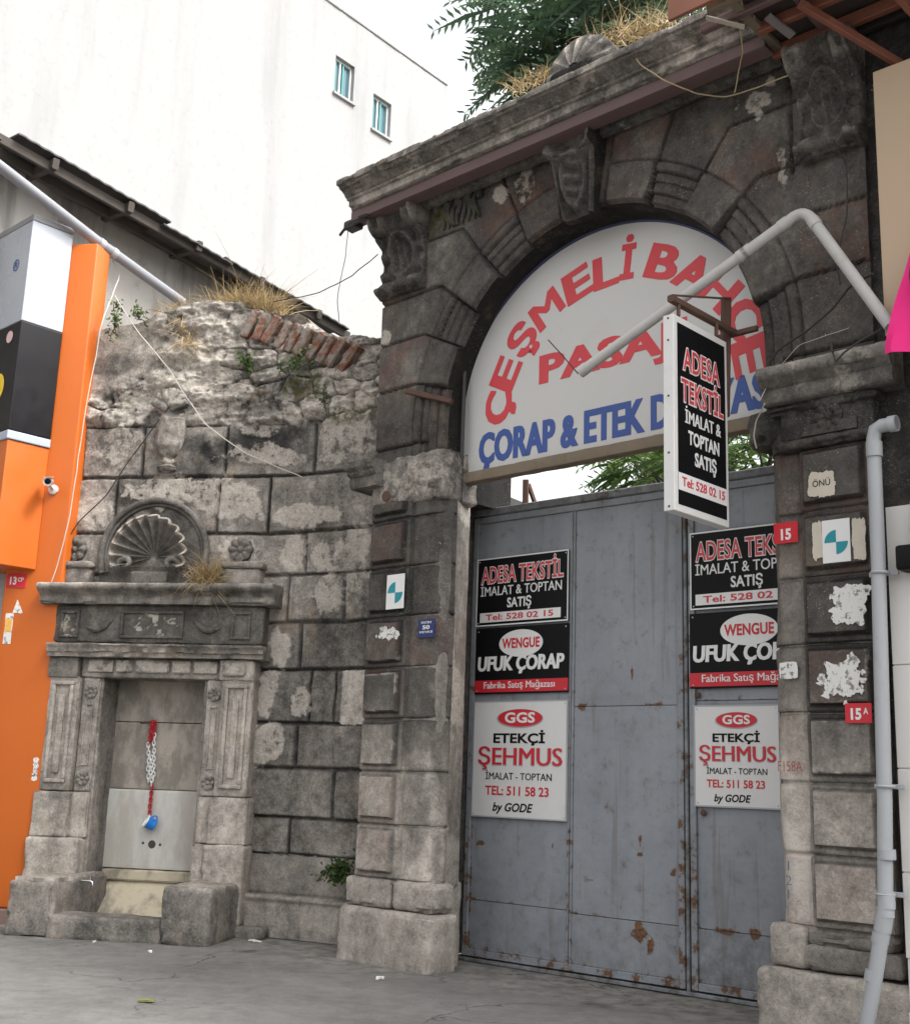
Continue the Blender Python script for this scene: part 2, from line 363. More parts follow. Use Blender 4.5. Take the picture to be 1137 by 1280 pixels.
def moulding(fr, prof, u0, u1, step=.05, amp=.006, seed=0, chip=.0, tone=.3, bv=.0):
    """a profile [(w, z), ...] run along u, weathered; closed with end caps"""
    pr = np.array(prof, float); q = [pr[0]]; corner = [0]
    for a, b in zip(pr[:-1], pr[1:]):
        k = max(1, int(np.linalg.norm(b-a)/step))
        for t in range(1, k+1): q.append(a+(b-a)*t/k)
        corner.append(len(q)-1)
    q = np.array(q); t = np.gradient(q, axis=0); nw = np.stack([t[:, 1], -t[:, 0]], 1); nw /= np.linalg.norm(nw, axis=1, keepdims=True)+1e-9
    c = q.mean(0)
    if ((q-c)*nw).sum() < 0: nw = -nw
    us = np.linspace(u0, u1, max(2, int((u1-u0)/step)+1)); m, n = len(us), len(q)
    U = np.repeat(us[:, None], n, 1); Wq = np.repeat(q[None, :, 0], m, 0); Z = np.repeat(q[None, :, 1], m, 0)
    X = fr(U.ravel(), Wq.ravel(), Z.ravel()); d = (fbm(X, 4, 4, seed)-.5)*2*amp+(fbm(X, 20, 3, seed+4)-.5)*amp
    ed = np.zeros(n); ed[corner] = 1; d = d-chip*np.repeat(ed[None], m, 0).ravel()*ss(.52, .7, fbm(X, 5, 4, seed+2))
    N = np.repeat(nw[None], m, 0).reshape(-1, 2); Wd = Wq.ravel()+N[:, 0]*d; Zd = Z.ravel()+N[:, 1]*d
    X = fr(U.ravel(), Wd, Zd).reshape(m, n, 3)
    mb = MB(); mb.grid(X); mb.f += [tuple(range(n)), tuple(range((m-1)*n, m*n))[::-1], ]
    mb.f += [(i*n, (i+1)*n, (i+1)*n+n-1, i*n+n-1) for i in range(m-1)]
    return mb

# ---- lettering: flat letters cut to a box on a frame
_tc = {}
def glyphs(body, bold=0., shear=0., sp=0.):
    key = (body, bold, shear, sp)
    if key not in _tc:
        c = bpy.data.curves.new('txt', 'FONT'); c.body = body; c.offset = bold; c.shear = shear; c.space_character = 1+max(0, sp-.02)*2; c.resolution_u = 3
        o = bpy.data.objects.new('txt', c); COL.objects.link(o); bpy.context.view_layer.update()
        me = bpy.data.meshes.new_from_object(o.evaluated_get(bpy.context.evaluated_depsgraph_get()))
        V = np.array([v.co[:] for v in me.vertices]).reshape(-1, 3); Fc = [tuple(p.vertices) for p in me.polygons]
        bpy.data.objects.remove(o); bpy.data.curves.remove(c); bpy.data.meshes.remove(me); _tc[key] = (V, Fc)
    return _tc[key]
CAPH = .682
def text(mb, fr, w, body, x0, x1, base, cap, bold=.02, shear=0., th=.002, rot=None, ref=None, fat=0.):
    if 'M' in body and bold > 0:                                     # the M fills in when its outline is swollen
        ref = ref if ref is not None else bold; fat = fat+bold*.9; bold = 0.
    if fat:                                                          # heavier strokes: the same word twice more, a hair apart
        if type(mb) is Ink: m2 = MB(); text(m2, fr, w, body, x0, x1, base, cap, bold, shear, th, rot, ref, fat); return mb.add(np.concatenate(m2.v), m2.f)
        for k, q in ((0, -1), (1, 1), (2, -.35), (3, .35)): text(mb, fr, w, body, x0+q*fat*cap, x1+q*fat*cap, base, cap, bold, shear, th+.0003*k, rot, ref)
        return mb
    sp = ref if ref is not None else bold; V, Fc = glyphs(body, bold, shear, sp); rx = glyphs(body, sp, shear, sp)[0]
    a, b = rx[:, 0].min(), rx[:, 0].max(); kx = (x1-x0)/(b-a); kz = cap/CAPH
    x = x0+(V[:, 0]-a)*kx; z = base+V[:, 1]*kz
    if rot:
        cx, cz, an = rot; dx, dz = x-cx, z-cz; ca, sa = math.cos(an), math.sin(an); x, z = cx+dx*ca+dz*sa, cz-dx*sa+dz*ca
    n = len(V); X = np.concatenate([fr(x, np.full(n, w+th), z), fr(x, np.full(n, w), z)])
    ec = {}
    for f in Fc:
        for i in range(len(f)):
            e = (f[i], f[(i+1) % len(f)]); ec[e] = 1
    side = [(a, a+n, b+n, b) for (a, b) in ec if (b, a) not in ec]
    return mb.add(X, [f for f in Fc]+side)
class Sub:                                # a local frame on a sign: (0,0) lower left
    def __init__(s, fr, u, w, z): s.f = fr; s.a = (u, w, z)
    def __call__(s, u, w, z): return s.f(np.asarray(u)+s.a[0], np.asarray(w)+s.a[1], np.asarray(z)+s.a[2])
def ell(mb, fr, w, cx, cz, rx, rz, th=.002, n=40):
    return mb.prism(fr, [(cx+rx*math.cos(2*math.pi*k/n), cz+rz*math.sin(2*math.pi*k/n)) for k in range(n)], w, w+th)
def rect(mb, fr, w, x0, x1, z0, z1, th=.002): return mb.prism(fr, [(x0, z0), (x1, z0), (x1, z1), (x0, z1)], w, w+th)


# ------------------------------------------------------------------ ground
def build_ground():
    xs = np.concatenate([[-400, -60, -20], np.linspace(-9, 7, 161), [20, 60, 400]]); ys = np.concatenate([[-400, -60, -10], np.linspace(2, 15, 131), [25, 60, 400]])
    Xg, Yg = np.meshgrid(xs, ys, indexing='ij'); P = np.stack([Xg.ravel(), Yg.ravel(), 0*Xg.ravel()], 1)
    near = (np.abs(P[:, 0]) < 10) & (P[:, 1] > 0) & (P[:, 1] < 16)
    z = np.where(near, (fbm(P, .8, 3, 3)-.5)*.03+(fbm(P, 4, 3, 8)-.5)*.012, 0)-.004
    P[:, 2] = z
    wall = np.array([[-6, 13.2], [-2, 12.1], [-1.2, 11.9], [-.9, 11.3], [.4, 10.9], [3.5, 8.0]])
    d = np.full(len(P), 9.)
    for a, b in zip(wall[:-1], wall[1:]):
        t = np.clip(((P[:, :2]-a) @ (b-a))/((b-a) @ (b-a)), 0, 1); d = np.minimum(d, np.linalg.norm(P[:, :2]-a-t[:, None]*(b-a), axis=1))
    dust = ss(1.1, .05, d+(fbm(P, 2, 4, 5)-.5)*.8)
    oil = np.zeros(len(P))
    for px, py, r in ((745, 1256, .13), (800, 1253, .06), (650, 1238, .05), (310, 1190, .10), (315, 1262, .05), (560, 1246, .05)):
        q = gnd(px, py); oil = np.maximum(oil, .7*ss(r, r*.3, np.linalg.norm((P-q)[:, :2]*A(1, .7), axis=1)+(fbm(P, 9, 3, 2)-.5)*.12))
    mb = MB(); mb.grid(P.reshape(len(xs), len(ys), 3), dust=dust, oil=oil)
    tag(mb.build('ground', ASPH, None, True, None), kind='structure')
build_ground()

# ------------------------------------------------------------------ reliefs that follow a plan line
class Path:
    def __init__(s, pts, s0=0.):
        s.p = np.array(pts, float); d = np.linalg.norm(np.diff(s.p, axis=0), axis=1); s.s = s0+np.concatenate([[0], np.cumsum(d)])
    def pos(s, q): return np.stack([np.interp(q, s.s, s.p[:, 0]), np.interp(q, s.s, s.p[:, 1])], -1)
    def nrm(s, q, e=.012):
        d = s.pos(np.minimum(q+e, s.s[-1]))-s.pos(np.maximum(q-e, s.s[0])); d /= np.linalg.norm(d, axis=-1, keepdims=True); return np.stack([d[..., 1], -d[..., 0]], -1)
    def hit(s, px, py):
        d = ray(px, py); c = d[0]*s.p[:, 1]-d[1]*s.p[:, 0]; i = np.where(c[:-1]*c[1:] <= 0)[0][0]; k = c[i]/(c[i]-c[i+1])
        p = s.p[i]+k*(s.p[i+1]-s.p[i]); t = np.linalg.norm(p)/np.linalg.norm(d[:2]); return s.s[i]+k*(s.s[i+1]-s.s[i]), EYE+d[2]*t
def relief(path, s, Z, H, thick, **at):
    """s (m,), Z and H (m, n): a closed slab whose face carries the height field H"""
    m, n = Z.shape; p = path.pos(s); nr = path.nrm(s)
    X = np.empty((m, n, 3)); X[..., :2] = p[:, None]+nr[:, None]*H[..., None]; X[..., 2] = Z
    mb = MB(); mb.grid(X, **at)
    loop = [(i, 0) for i in range(m)]+[(m-1, j) for j in range(1, n)]+[(i, n-1) for i in range(m-2, -1, -1)]+[(0, j) for j in range(n-2, 0, -1)]
    ids = [i*n+j for i, j in loop]; V = X.reshape(-1, 3)
    bk = np.array([[*(p[i]-nr[i]*thick), Z[i, j]] for i, j in loop]); L = len(ids); n0 = m*n
    f = [(ids[k], n0+k, n0+(k+1) % L, ids[(k+1) % L]) for k in range(L)]
    bi = {q: n0+k for k, q in enumerate(loop)}
    f += [(bi[(i, 0)], bi[(i, n-1)], bi[(i+1, n-1)], bi[(i+1, 0)]) for i in range(m-1)]
    mb.add(bk, [], **{k: (np.asarray(a).reshape(-1)[ids] if np.ndim(a) else a) for k, a in at.items()}); mb.f += f
    return mb

# ------------------------------------------------------------------ curved rubble wall behind the fountain
B_, C_, E_ = A(*FW(0, 0, 0)[:2]), A(*FW(.45, 0, 0)[:2]), A(*G(-.79, -.70, 0)[:2])
tt = np.linspace(0, 1, 60)[1:, None]
FP = Path(np.concatenate([[FW(-2.75, 0, 0)[:2]], [B_], (1-tt)**2*B_+2*tt*(1-tt)*C_+tt**2*E_]), -2.75)
def blob(Sx, Zx, c, rs, rz, ns, soft=.35):
    d = np.hypot((Sx-c[0])/rs, (Zx-c[1])/rz)+ns; return ss(1+soft*.5, 1-soft*.5, d)
def build_rubble():
    root = thing('rubble_wall', [*FP.pos(-.1), 0], 'tall ruined wall of weathered grey stone blocks and crumbling rubble between orange shop and archway', 'wall')
    s1 = FP.s[-1]; s = np.linspace(-2.75, s1, 345)
    tops = [FP.hit(*q) for q in ((75, 440), (105, 415), (170, 405), (215, 385), (255, 374), (300, 378), (340, 392), (385, 400), (420, 418), (470, 425))]
    tops = sorted(tops); zt = np.interp(s, [t[0] for t in tops], [t[1] for t in tops])
    zt = zt+(fbm(np.stack([s*1., s*0, s*0], 1), 4, 4, 11)-.5)*.16
    n = 500; Z = zt[:, None]*np.linspace(0, 1, n)[None]; Sx = np.repeat(s[:, None], n, 1)
    P3 = np.stack([Sx.ravel(), Z.ravel(), 0*Z.ravel()], 1); N = lambda sc, o=4, sd=0: fbm(P3, sc, o, sd).reshape(Z.shape)
    zc = [.78]+[FP.hit(385, y)[1] for y in (1023, 961, 904, 837, 778, 718, 665, 593, 528)]
    vj = [[(363, 1045)], [(418, 990)], [(371, 930)], [(420, 870), (388, 870)], [(377, 805)], [(431, 750), (360, 750)], [(383, 690), (140, 690)], [(337, 630), (145, 630), (273, 630)], [(395, 560), (284, 560), (180, 560), (105, 560)]]
    H = (N(3, 4, 1)-.5)*.04+(N(14, 4, 2)-.5)*.02; tone = .5+(N(.9, 3, 4)-.5)*.3; red = 0*Z; pale = 0*Z; rng = random.Random(5)
    wz = (N(5, 3, 6)-.5)*.02; Zw = Z+wz; Sw = Sx+(N(5, 3, 7)-.5)*.02
    for k, (a, b) in enumerate(zip(zc[:-1], zc[1:])):
        e = sorted([-2.9]+[FP.hit(*q)[0] for q in vj[k]]+[s1+.2])
        if k < 6:
            e = sorted(e+[-1.9+.3*(k % 2), -1.0-.2*(k % 2)])
        for s0, s_1 in zip(e[:-1], e[1:]):
            ins = (Zw >= a) & (Zw < b) & (Sw >= s0) & (Sw < s_1)
            d = np.minimum(np.minimum(Zw-a, b-Zw), np.minimum(Sw-s0, s_1-Sw)); rx = rng.uniform(.014, .034)
            h = -.028+.042*ss(.006, rx, d)+rng.uniform(-.012, .012); H = np.where(ins, H+h, H)
            tb = (.42 if k < 5 else .58)+rng.uniform(-.08, .08); tone = np.where(ins, tone*.5+tb*.5-.22*ss(.035, .0, d), tone)
    # crumbling rubble above the squared courses
    zr = zc[-1]; up = ss(zr-.03, zr+.06, Z+(N(2.5, 4, 9)-.5)*.30)
    wx = (N(2.2, 4, 21)-.5)*.35; f1, f2, idv = worley((Sx+wx)/.34, (Z+wx*.6)/.22, 4); e = f2-f1
    P4 = P3*A(1, 2.2, 1); strat = (fbm(P4, 2.6, 5, 61, .6).reshape(Z.shape)-.5); crag = np.abs(fbm(P3, 4.5, 4, 71, .6).reshape(Z.shape)-.5)
    cov = ss(.36, .50, N(1.5, 4, 62)); hr = -.01+(1-cov)*.040*ss(.02, .16, e)+cov*.03+(idv-.5)*.04*(1-cov)+strat*.22+crag*.09+(N(12, 4, 15)-.5)*.045
    tr = .64+(idv-.5)*.16*(1-cov)-.22*ss(.10, .0, e)*(1-cov)+(N(1.3, 4, 18)-.5)*.42+strat*.5-.5*ss(.06, .0, crag)*cov*.5
    smooth_l = ss(-1.35, -1.75, Sx+(N(1.5, 3, 31)-.5)*.6)*ss(5.55, 5.85, Z+(Sx+2)*-.35)
    hr = hr*(1-smooth_l)-.02*smooth_l; tr = tr*(1-smooth_l)+.70*smooth_l
    H = H*(1-up)+(hr+.01)*up; tone = tone*(1-up)+tr*up
    pale = np.maximum(pale, .75*up*(1-smooth_l)*ss(.52, .62, N(1.9, 4, 66))); warm = .35+.65*up*(1-smooth_l)
    # plaster pieces and scabbed faces
    ns = (N(4, 5, 40)-.5)*1.6+(N(25, 3, 41)-.5)*.5
    for x, y, rx, ry in ((367, 692, 15, 24), (408, 694, 17, 24), (412, 748, 19, 26), (353, 810, 15, 24), (335, 870, 11, 27), (376, 870, 12, 27), (340, 930, 24, 26), (300, 432, 40, 16), (430, 553, 34, 30), (340, 572, 46, 14), (326, 536, 24, 10), (142, 557, 40, 26), (290, 628, 40, 30), (395, 645, 45, 16), (440, 700, 30, 50), (300, 690, 22, 20), (205, 615, 40, 20), (115, 635, 22, 28)):
        c = FP.hit(x, y); q = FP.hit(x+6, y)[0]-c[0]; mz = 1/ (1500/12.4)
        b = blob(Sx, Z, c, abs(q)/6*rx, mz*ry, ns); pale = np.maximum(pale, b*(.85 if y > 600 else .7)); H = H+.010*b
    c = FP.hit(443, 872); c2 = FP.hit(428, 872)
    b = ((Sx > c2[0]) & (np.abs(Z-c[1]) < .27)).astype(float); H = H*(1-b)+.012*b; tone = tone*(1-b)+.78*b
    for x, y, rx, ry, dt in ((330, 555, 60, 22, -.3), (340, 500, 40, 24, -.25), (175, 500, 25, 40, -.25), (200, 620, 60, 18, -.2), (240, 570, 22, 40, -.2), (400, 470, 70, 20, -.12), (150, 455, 35, 14, -.22)):
        c = FP.hit(x, y); b = blob(Sx, Z, c, .0085*rx, .0085*ry, ns, .8); tone = tone+dt*b
    # plinth course and smooth band
    lip = ss(.005, .04, Z)*0+1
    Hb = np.where(Z < .40, .085+.03*ss(.32, .37, Z)-.05*ss(.385, .40, Z), -.005)+(N(5, 4, 44)-.5)*.03
    bj = np.exp(-((Sx-FP.hit(379, 1150)[0])/.012)**2)*.03*(Z < .4)
    low = Z < .78; H = np.where(low, Hb-bj, H); tone = np.where(low, np.where(Z < .40, .66, .56)-.15*np.exp(-((Z-.405)/.02)**2)-.2*ss(.14, .0, Z)*(N(3, 3, 45)), tone); pale = np.where(low, .45*ss(.33, .37, Z)*(Z < .40), pale)
    H = H-.12*ss(s1-.02, s1, Sx)*0
    nich = (Sx > -1.74) & (Sx < -.42) & (Z > .02) & (Z < 2.55); H = np.where(nich, -.40, H)
    moss = ss(.60, .74, N(2.3, 3, 51))*up*.8*(1-smooth_l)
    mb = relief(FP, s, Z, H, .55, tone=tone, pale=pale, red=red, moss=moss, warm=warm, calm=np.where(Z < .78, .6, .15*smooth_l))
    mb.build('masonry', STONE, root, True, 60)
    # bricks of a ruined arch along the top
    bk = MB(); pts = [FP.hit(316+14*i, 396+4.6*i) for i in range(11)]
    for i, (s0, z0) in enumerate(pts[:-1]):
        p = FP.pos(np.array(s0)); nn = FP.nrm(np.array(s0)); t = A(-nn[1], nn[0]); an = R(20+2*i)+random.Random(i).uniform(-.08, .08)
        def fr(u, w, z, p=p, nn=nn, t=t, an=an, z0=z0):
            u, w, z = np.asarray(u, float), np.asarray(w, float), np.asarray(z, float); uu = u*math.cos(an)+z*math.sin(an); zz = -u*math.sin(an)+z*math.cos(an)
            return np.stack([p[0]+t[0]*uu+nn[0]*w, p[1]+t[1]*uu+nn[1]*w, z0+zz-.12], -1)
        bk.rbox(fr, -.047, .047, -.2, .11+.02*(i % 3), -.16, .17, .03, .012, .014, i, .02)
    bk.build('brick_coping', BRICK, root)
    # carved vase
    v = MB(); c = FW(-1.18, .02, 5.26)
    pr = [(.02, -.52), (.10, -.50), (.11, -.46), (.07, -.44), (.09, -.40), (.06, -.36), (.10, -.32), (.15, -.22), (.18, -.05), (.165, .08), (.12, .14), (.15, .17), (.14, .21), (.05, .23)]
    th = np.linspace(0, 2*math.pi, 40, endpoint=False); X = np.array([[c+A(0, 0, h)+FW.u*(r*math.cos(t))+FW.n*(r*.6*math.sin(t)) for t in np.append(th, th[:1])] for r, h in np.array([(np.interp(x, range(len(pr)), [q[0] for q in pr]), np.interp(x, range(len(pr)), [q[1] for q in pr])) for x in np.linspace(0, len(pr)-1, 60)])])
    nn = (fbm(X.reshape(-1, 3), 6, 5, 3, .65)-.5)*.13; X = X+(nn[:, None]*FW.n).reshape(X.shape); v.grid(X)
    for i in range(7):
        a = -1.1+i*.37; v.rbox(lambda u, w, z, a=a: FW(np.asarray(u)*math.cos(a)+np.asarray(z)*math.sin(a)-1.18, np.asarray(w)+.06, np.asarray(z)*math.cos(a)-np.asarray(u)*math.sin(a)+5.44), -.045, .045, -.06, .06, .02, .20+.05*math.cos(a), .03, .03, .03, i)
    v.build('carved_vase', STONE, root, tone=lambda V: .50+.4*(fbm(V, 4, 4, 8)-.5), pale=lambda V: .6*ss(.45, .6, fbm(V, 5, 3, 2)))
build_rubble()

# ------------------------------------------------------------------ stone gateway
ACU, ACZ, AR = 1.68, 4.75, 1.62
gate = thing('stone_gateway', G(1.68, 0, 0), 'soot blackened stone archway with rusticated pillars, carved scrolls and deep cornice over the metal gate', 'archway')
def gpath(pts): return Path([G(u, w, 0)[:2] for u, w in pts])
def build_pillar(pts, bu0, bu1, seed, papers):
    path = gpath(pts); L = path.s[-1]; s = np.linspace(0, L, int(L/.011)); z = np.linspace(.66, 4.06, 300); m, n = len(s), len(z)
    pos = path.pos(s); U = ((np.c_[pos, 0*s]-G.o) @ G.u); Wd = ((np.c_[pos, 0*s]-G.o) @ G.n)
    Ux, Wx = np.repeat(U[:, None], n, 1), np.repeat(Wd[:, None], n, 1); Z = np.repeat(z[None], m, 0)
    X = G(Ux.ravel(), Wx.ravel(), Z.ravel()); N = lambda sc, o=4, sd=0: fbm(X, sc, o, sd+seed).reshape(m, n)
    zz = Z+(N(4, 3, 3)-.5)*.015; k = np.floor((zz-.70)/.458); dz = np.abs((zz-.70)/.458-np.round((zz-.70)/.458))*.458
    rev = Wx < -.16
    H = (N(3, 3, 1)-.5)*.012+(N(20, 3, 2)-.5)*.006-.03*np.exp(-(dz/.009)**2)*(~rev)
    kk = (zz-.70)/.458-k; b = np.minimum(np.minimum(Ux-bu0, bu1-Ux), np.minimum(kk-.13, .90-kk)*.458)
    b = b+(N(9, 3, 5)-.5)*.010; boss = ss(-.004, .010, b)*(Wx > .045); H = H+boss*(.052+(N(15, 4, 9)-.5)*.010)
    H = H-.06*ss(.66, .2, N(2.1, 4, 12))*np.exp(-((Wx+.05)/.05)**2)
    blk = _h(k.astype(int).ravel(), (boss > .5).astype(int).ravel()+2*(Wx < .045).astype(int).ravel(), 0*k.astype(int).ravel(), seed).reshape(m, n)
    tone = .30+.36*ss(2.5, 1.2, Z+(N(1.2, 3, 6)-.5)*.8)+(blk-.5)*.08-.14*np.exp(-(dz/.02)**2)+.04*boss-.20*ss(.022, 0, np.abs(b+.006))*(Wx > .045)
    streak = np.exp(-((Wx-.005)/.03)**2)*ss(.4, .62, N(3, 4, 15))*ss(2.9, 2.2, Z); tone = tone+.22*streak
    tone = np.where(rev, .55, tone); pale = np.where(rev, .9*ss(.30, .62, N(2.2, 5, 22)), 0)
    if seed > 50: tone = tone+.16*(Wx < .045)*ss(4, 3, Z)
    red = np.clip(.55*(blk > .72), 0, 1)*.5
    for u, zc, ru, rz in papers:
        pale = np.maximum(pale, ss(1.15, .85, np.hypot((Ux-u)/ru, (Z-zc)/rz)+(N(14, 4, 30)-.5)*1.5)*(Wx > .03))
    tone = tone-.07*boss*ss(2.0, 2.5, Z); pale = np.maximum(pale, .7*np.exp(-((b-.012)/.010)**2)*ss(.46, .60, N(6, 4, 55))*(Wx > .045)*ss(3.2, 2.2, Z)); pale = np.maximum(pale, .5*np.exp(-((dz-.016)/.007)**2)*ss(.50, .62, N(5, 4, 56))*(~rev)*ss(3.0, 2., Z)); mb = relief(path, s, Z, H, .02, tone=tone, pale=pale, red=red, calm=.55)
    # core behind the facing so that the pillar is solid
    return mb.build('pillar', STONE, gate, True, 50)
build_pillar([(-.755, -.95), (-.755, .055), (-.75, .06), (-.245, .06), (-.235, .055), (-.23, .022), (-.215, .022), (-.2, .03), (-.04, .03)]+[(-.04+.21*math.sin(a), -.12+.15*math.cos(a)) for a in np.linspace(.1, 1.57, 9)]+[(.025, -.46), (.02, -.47), (-.28, -.48), (-.3, -.95)], -.70, -.29, 1, [])
build_pillar([(3.46, -.95), (3.44, -.80), (3.33, -.12)]+[(3.51-.18*math.sin(a), -.12+.15*math.cos(a)) for a in np.linspace(1.57, .1, 9)]+[(3.51, .03), (3.585, .03), (3.60, .022), (3.615, .022), (3.62, .055), (3.63, .06), (4.155, .06), (4.16, .05), (4.16, -.95)], 3.66, 4.08, 60, [])
for u0, u1 in ((-.70, -.2), (3.55, 4.1)):
    c = MB(); c.rbox(G, u0, u1, -.95, -.03, .05, 4.2, None, .01); c.build('pillar_core', STONE, gate, tone=.3)
def tone_f(base, amp=.1, sc=2., seed=0, **kw): return lambda V: base+(fbm(V, sc, 4, seed)-.5)*amp*2
# plinths
p = MB(); p.rbox(G, -.88, .25, -.24, .13, -.05, .455, .03, .04, .010, 3, .03); p.rbox(G, -.70, .03, -.50, -.235, -.05, .69, .05, .02, .010, 6)
p.rbox(G, -.84, -.27, -.25, .09, .46, .70, .03, .035, .008, 4, .03); p.rbox(G, -.262, .225, -.22, .075, .46, .70, .03, .045, .008, 5, .03)
p.build('plinth', STONE, gate, True, 60, calm=.7, tone=lambda V: .70-.12*ss(.25, 0, V[:, 2])*fbm(V, 4, 3), pale=lambda V: .75*ss(.50, .64, fbm(V, 3, 4, 2))*ss(.3, .44, V[:, 2]))
p = MB(); p.rbox(G, 3.24, 4.32, -.90, .14, -.05, .44, .03, .045, .012, 13, .04)
p.rbox(G, 3.31, 3.58, -.88, .085, .445, .71, .03, .05, .016, 14, .05); p.rbox(G, 3.586, 4.22, -.88, .12, .455, .60, .03, .03, .012, 15, .05); p.rbox(G, 3.60, 4.16, -.88, .095, .60, .68, .03, .03, .012, 16, .05)
p.build('plinth', STONE, gate, True, 60, calm=.7, tone=lambda V: .70-.2*ss(3.58, 3.62, (V-G.o) @ G.u)*ss(.42, .47, V[:, 2]), pale=lambda V: .6*ss(.5, .64, fbm(V, 3, 4, 7)))

def build_arch():
    uL, uR, zB, zT = -.79, 4.18, 4.10, 7.04
    th = np.concatenate([np.linspace(-90, 90, 441), np.degrees([math.atan2(uL-ACU, zT-ACZ), math.atan2(uR-ACU, zT-ACZ)])]); th = np.unique(th)
    inn, out = [], []
    legs = np.linspace(zB, ACZ, 40)[:-1]
    for z in legs: inn.append((ACU-AR, z)); out.append((uL, z))
    for a in th:
        sa, ca = math.sin(R(a)), math.cos(R(a)); inn.append((ACU+AR*sa, ACZ+AR*ca)); t = []
        if sa < -1e-6: t.append((uL-ACU)/sa)
        if sa > 1e-6: t.append((uR-ACU)/sa)
        if ca > 1e-6: t.append((zT-ACZ)/ca)
        t = min(t); out.append((ACU+t*sa, ACZ+t*ca))
    for z in legs[::-1]: inn.append((ACU+AR, z)); out.append((uR, z))
    inn, out = np.array(inn), np.array(out); q = np.linspace(0, 1, 105)**1.15
    Pq = inn[:, None]+(out-inn)[:, None]*q[None, :, None]; U, Z = Pq[..., 0], Pq[..., 1]; m, n = U.shape
    X0 = G(U.ravel(), 0*U.ravel(), Z.ravel()); N = lambda sc, o=4, sd=0: fbm(X0, sc, o, sd).reshape(m, n)
    dx, dz = U-ACU, Z-ACZ; ax = np.abs(dx); rr = np.where(dz > 0, np.hypot(dx, dz), ax); H = (N(2, 3, 1)-.5)*.010+(N(16, 4, 2)-.5)*.005
    J = [(8, 9, None), (22.5, 9, None), (37, 2.36, 6.63), (50.5, 2.16, 6.13), (63.5, 2.10, 5.63), (77, 2.03, 5.18)]
    dist = np.full(U.shape, 9.); idx = np.zeros(U.shape, int)
    for a, rc, zc in J:
        sa, ca = math.sin(R(a)), math.cos(R(a)); al = ax*sa+dz*ca; pe = np.abs(ax*ca-dz*sa); uc = rc*sa; zk = ACZ+rc*ca
        d = np.where((al > AR-.1) & (al < rc), pe, 9.); dist = np.minimum(dist, d)
        if zc: dist = np.minimum(dist, np.where(ax > uc, np.abs(Z-zk-.0), 9.))
        ang = np.degrees(np.arctan2(ax, dz)); above = np.where(ax <= uc, ang < a, Z > zk); idx += (~above).astype(int)
    zz = np.abs(Z-4.62); dist = np.minimum(dist, np.where(ax > 1.8, zz, 9.))
    vj = np.where((np.abs(U-3.62) < .2) & (Z > 6.05), np.abs(U-3.62), 9.); dist = np.minimum(dist, vj)
    jd = dist+(N(12, 3, 6)-.5)*.005; H = H-.034*np.exp(-(jd/.011)**2)
    sid = (dx > 0).astype(int); hv = _h(idx.ravel(), sid.ravel(), 0*idx.ravel(), 77).reshape(m, n); H = H+(hv-.5)*.02
    d = rr-AR; band = d < .35; mould = band & np.isin(idx, (2, 4, 6)); H0 = H.copy()
    st = -.062*(d < .10)-.040*((d >= .10) & (d < .19))-.02*((d >= .19) & (d < .27))+.015*((d >= .27) & (d < .35)); st = st-.02*np.exp(-((d-.27)/.01)**2)-.02*np.exp(-((d-.10)/.008)**2)
    H = np.where(mould, H+st, H); H = np.where(band & ~mould, H+.010, H); H = H-.024*np.exp(-((d-.355)/.012)**2)*np.isin(idx, (1, 3, 5, 2, 4, 6))
    H = np.where(band, H-.05*ss(.03, 0, d), H)
    tone = .33+(hv-.5)*.10-.10*np.exp(-(dist/.022)**2)+(N(.9, 4, 8)-.5)*.22-.03*band
    red = np.where((hv > .35) & ~band, .45, .1)*ss(.35, .6, N(1.7, 4, 13))
    pale = 0*U
    for px, py, ru, rz in ((657, 228, .13, .2), (625, 240, .09, .10), (945, 125, .12, .10), (960, 100, .05, .06), (975, 210, .06, .16), (918, 130, .03, .05), (945, 140, .04, .08), (480, 420, .1, .1)):
        c = G.uz(px, py, .05); pale = np.maximum(pale, .8*ss(1.1, .8, np.hypot((U-c[0])/ru, (Z-c[1])/rz)+(N(11, 4, 30)-.5)*1.6))
    moss = np.exp(-(((U+.05)/.28)**2+((Z-6.72)/.28)**2))*ss(.45, .6, N(8, 4, 33))
    X = G(U.ravel(), .03+H.ravel(), Z.ravel()).reshape(m, n, 3); mb = MB(); mb.grid(X[:, ::-1], tone=tone[:, ::-1], red=red[:, ::-1], pale=pale[:, ::-1], moss=moss[:, ::-1], calm=.35)
    # soffit of the arch, shade put into its dark tone, and the back
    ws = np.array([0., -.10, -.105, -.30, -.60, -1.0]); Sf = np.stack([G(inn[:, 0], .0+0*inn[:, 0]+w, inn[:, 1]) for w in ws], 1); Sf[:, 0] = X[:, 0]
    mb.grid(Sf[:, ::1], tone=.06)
    Bk = np.stack([G(inn[:, 0], -1+0*inn[:, 0], inn[:, 1]), G(out[:, 0], -1+0*inn[:, 0], out[:, 1])], 1); mb.grid(Bk, tone=.3)
    Oe = np.stack([X[:, -1], G(out[:, 0], -1+0*inn[:, 0], out[:, 1])], 1); mb.grid(Oe[:, ::-1], tone=.3)
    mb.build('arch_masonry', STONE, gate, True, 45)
build_arch()

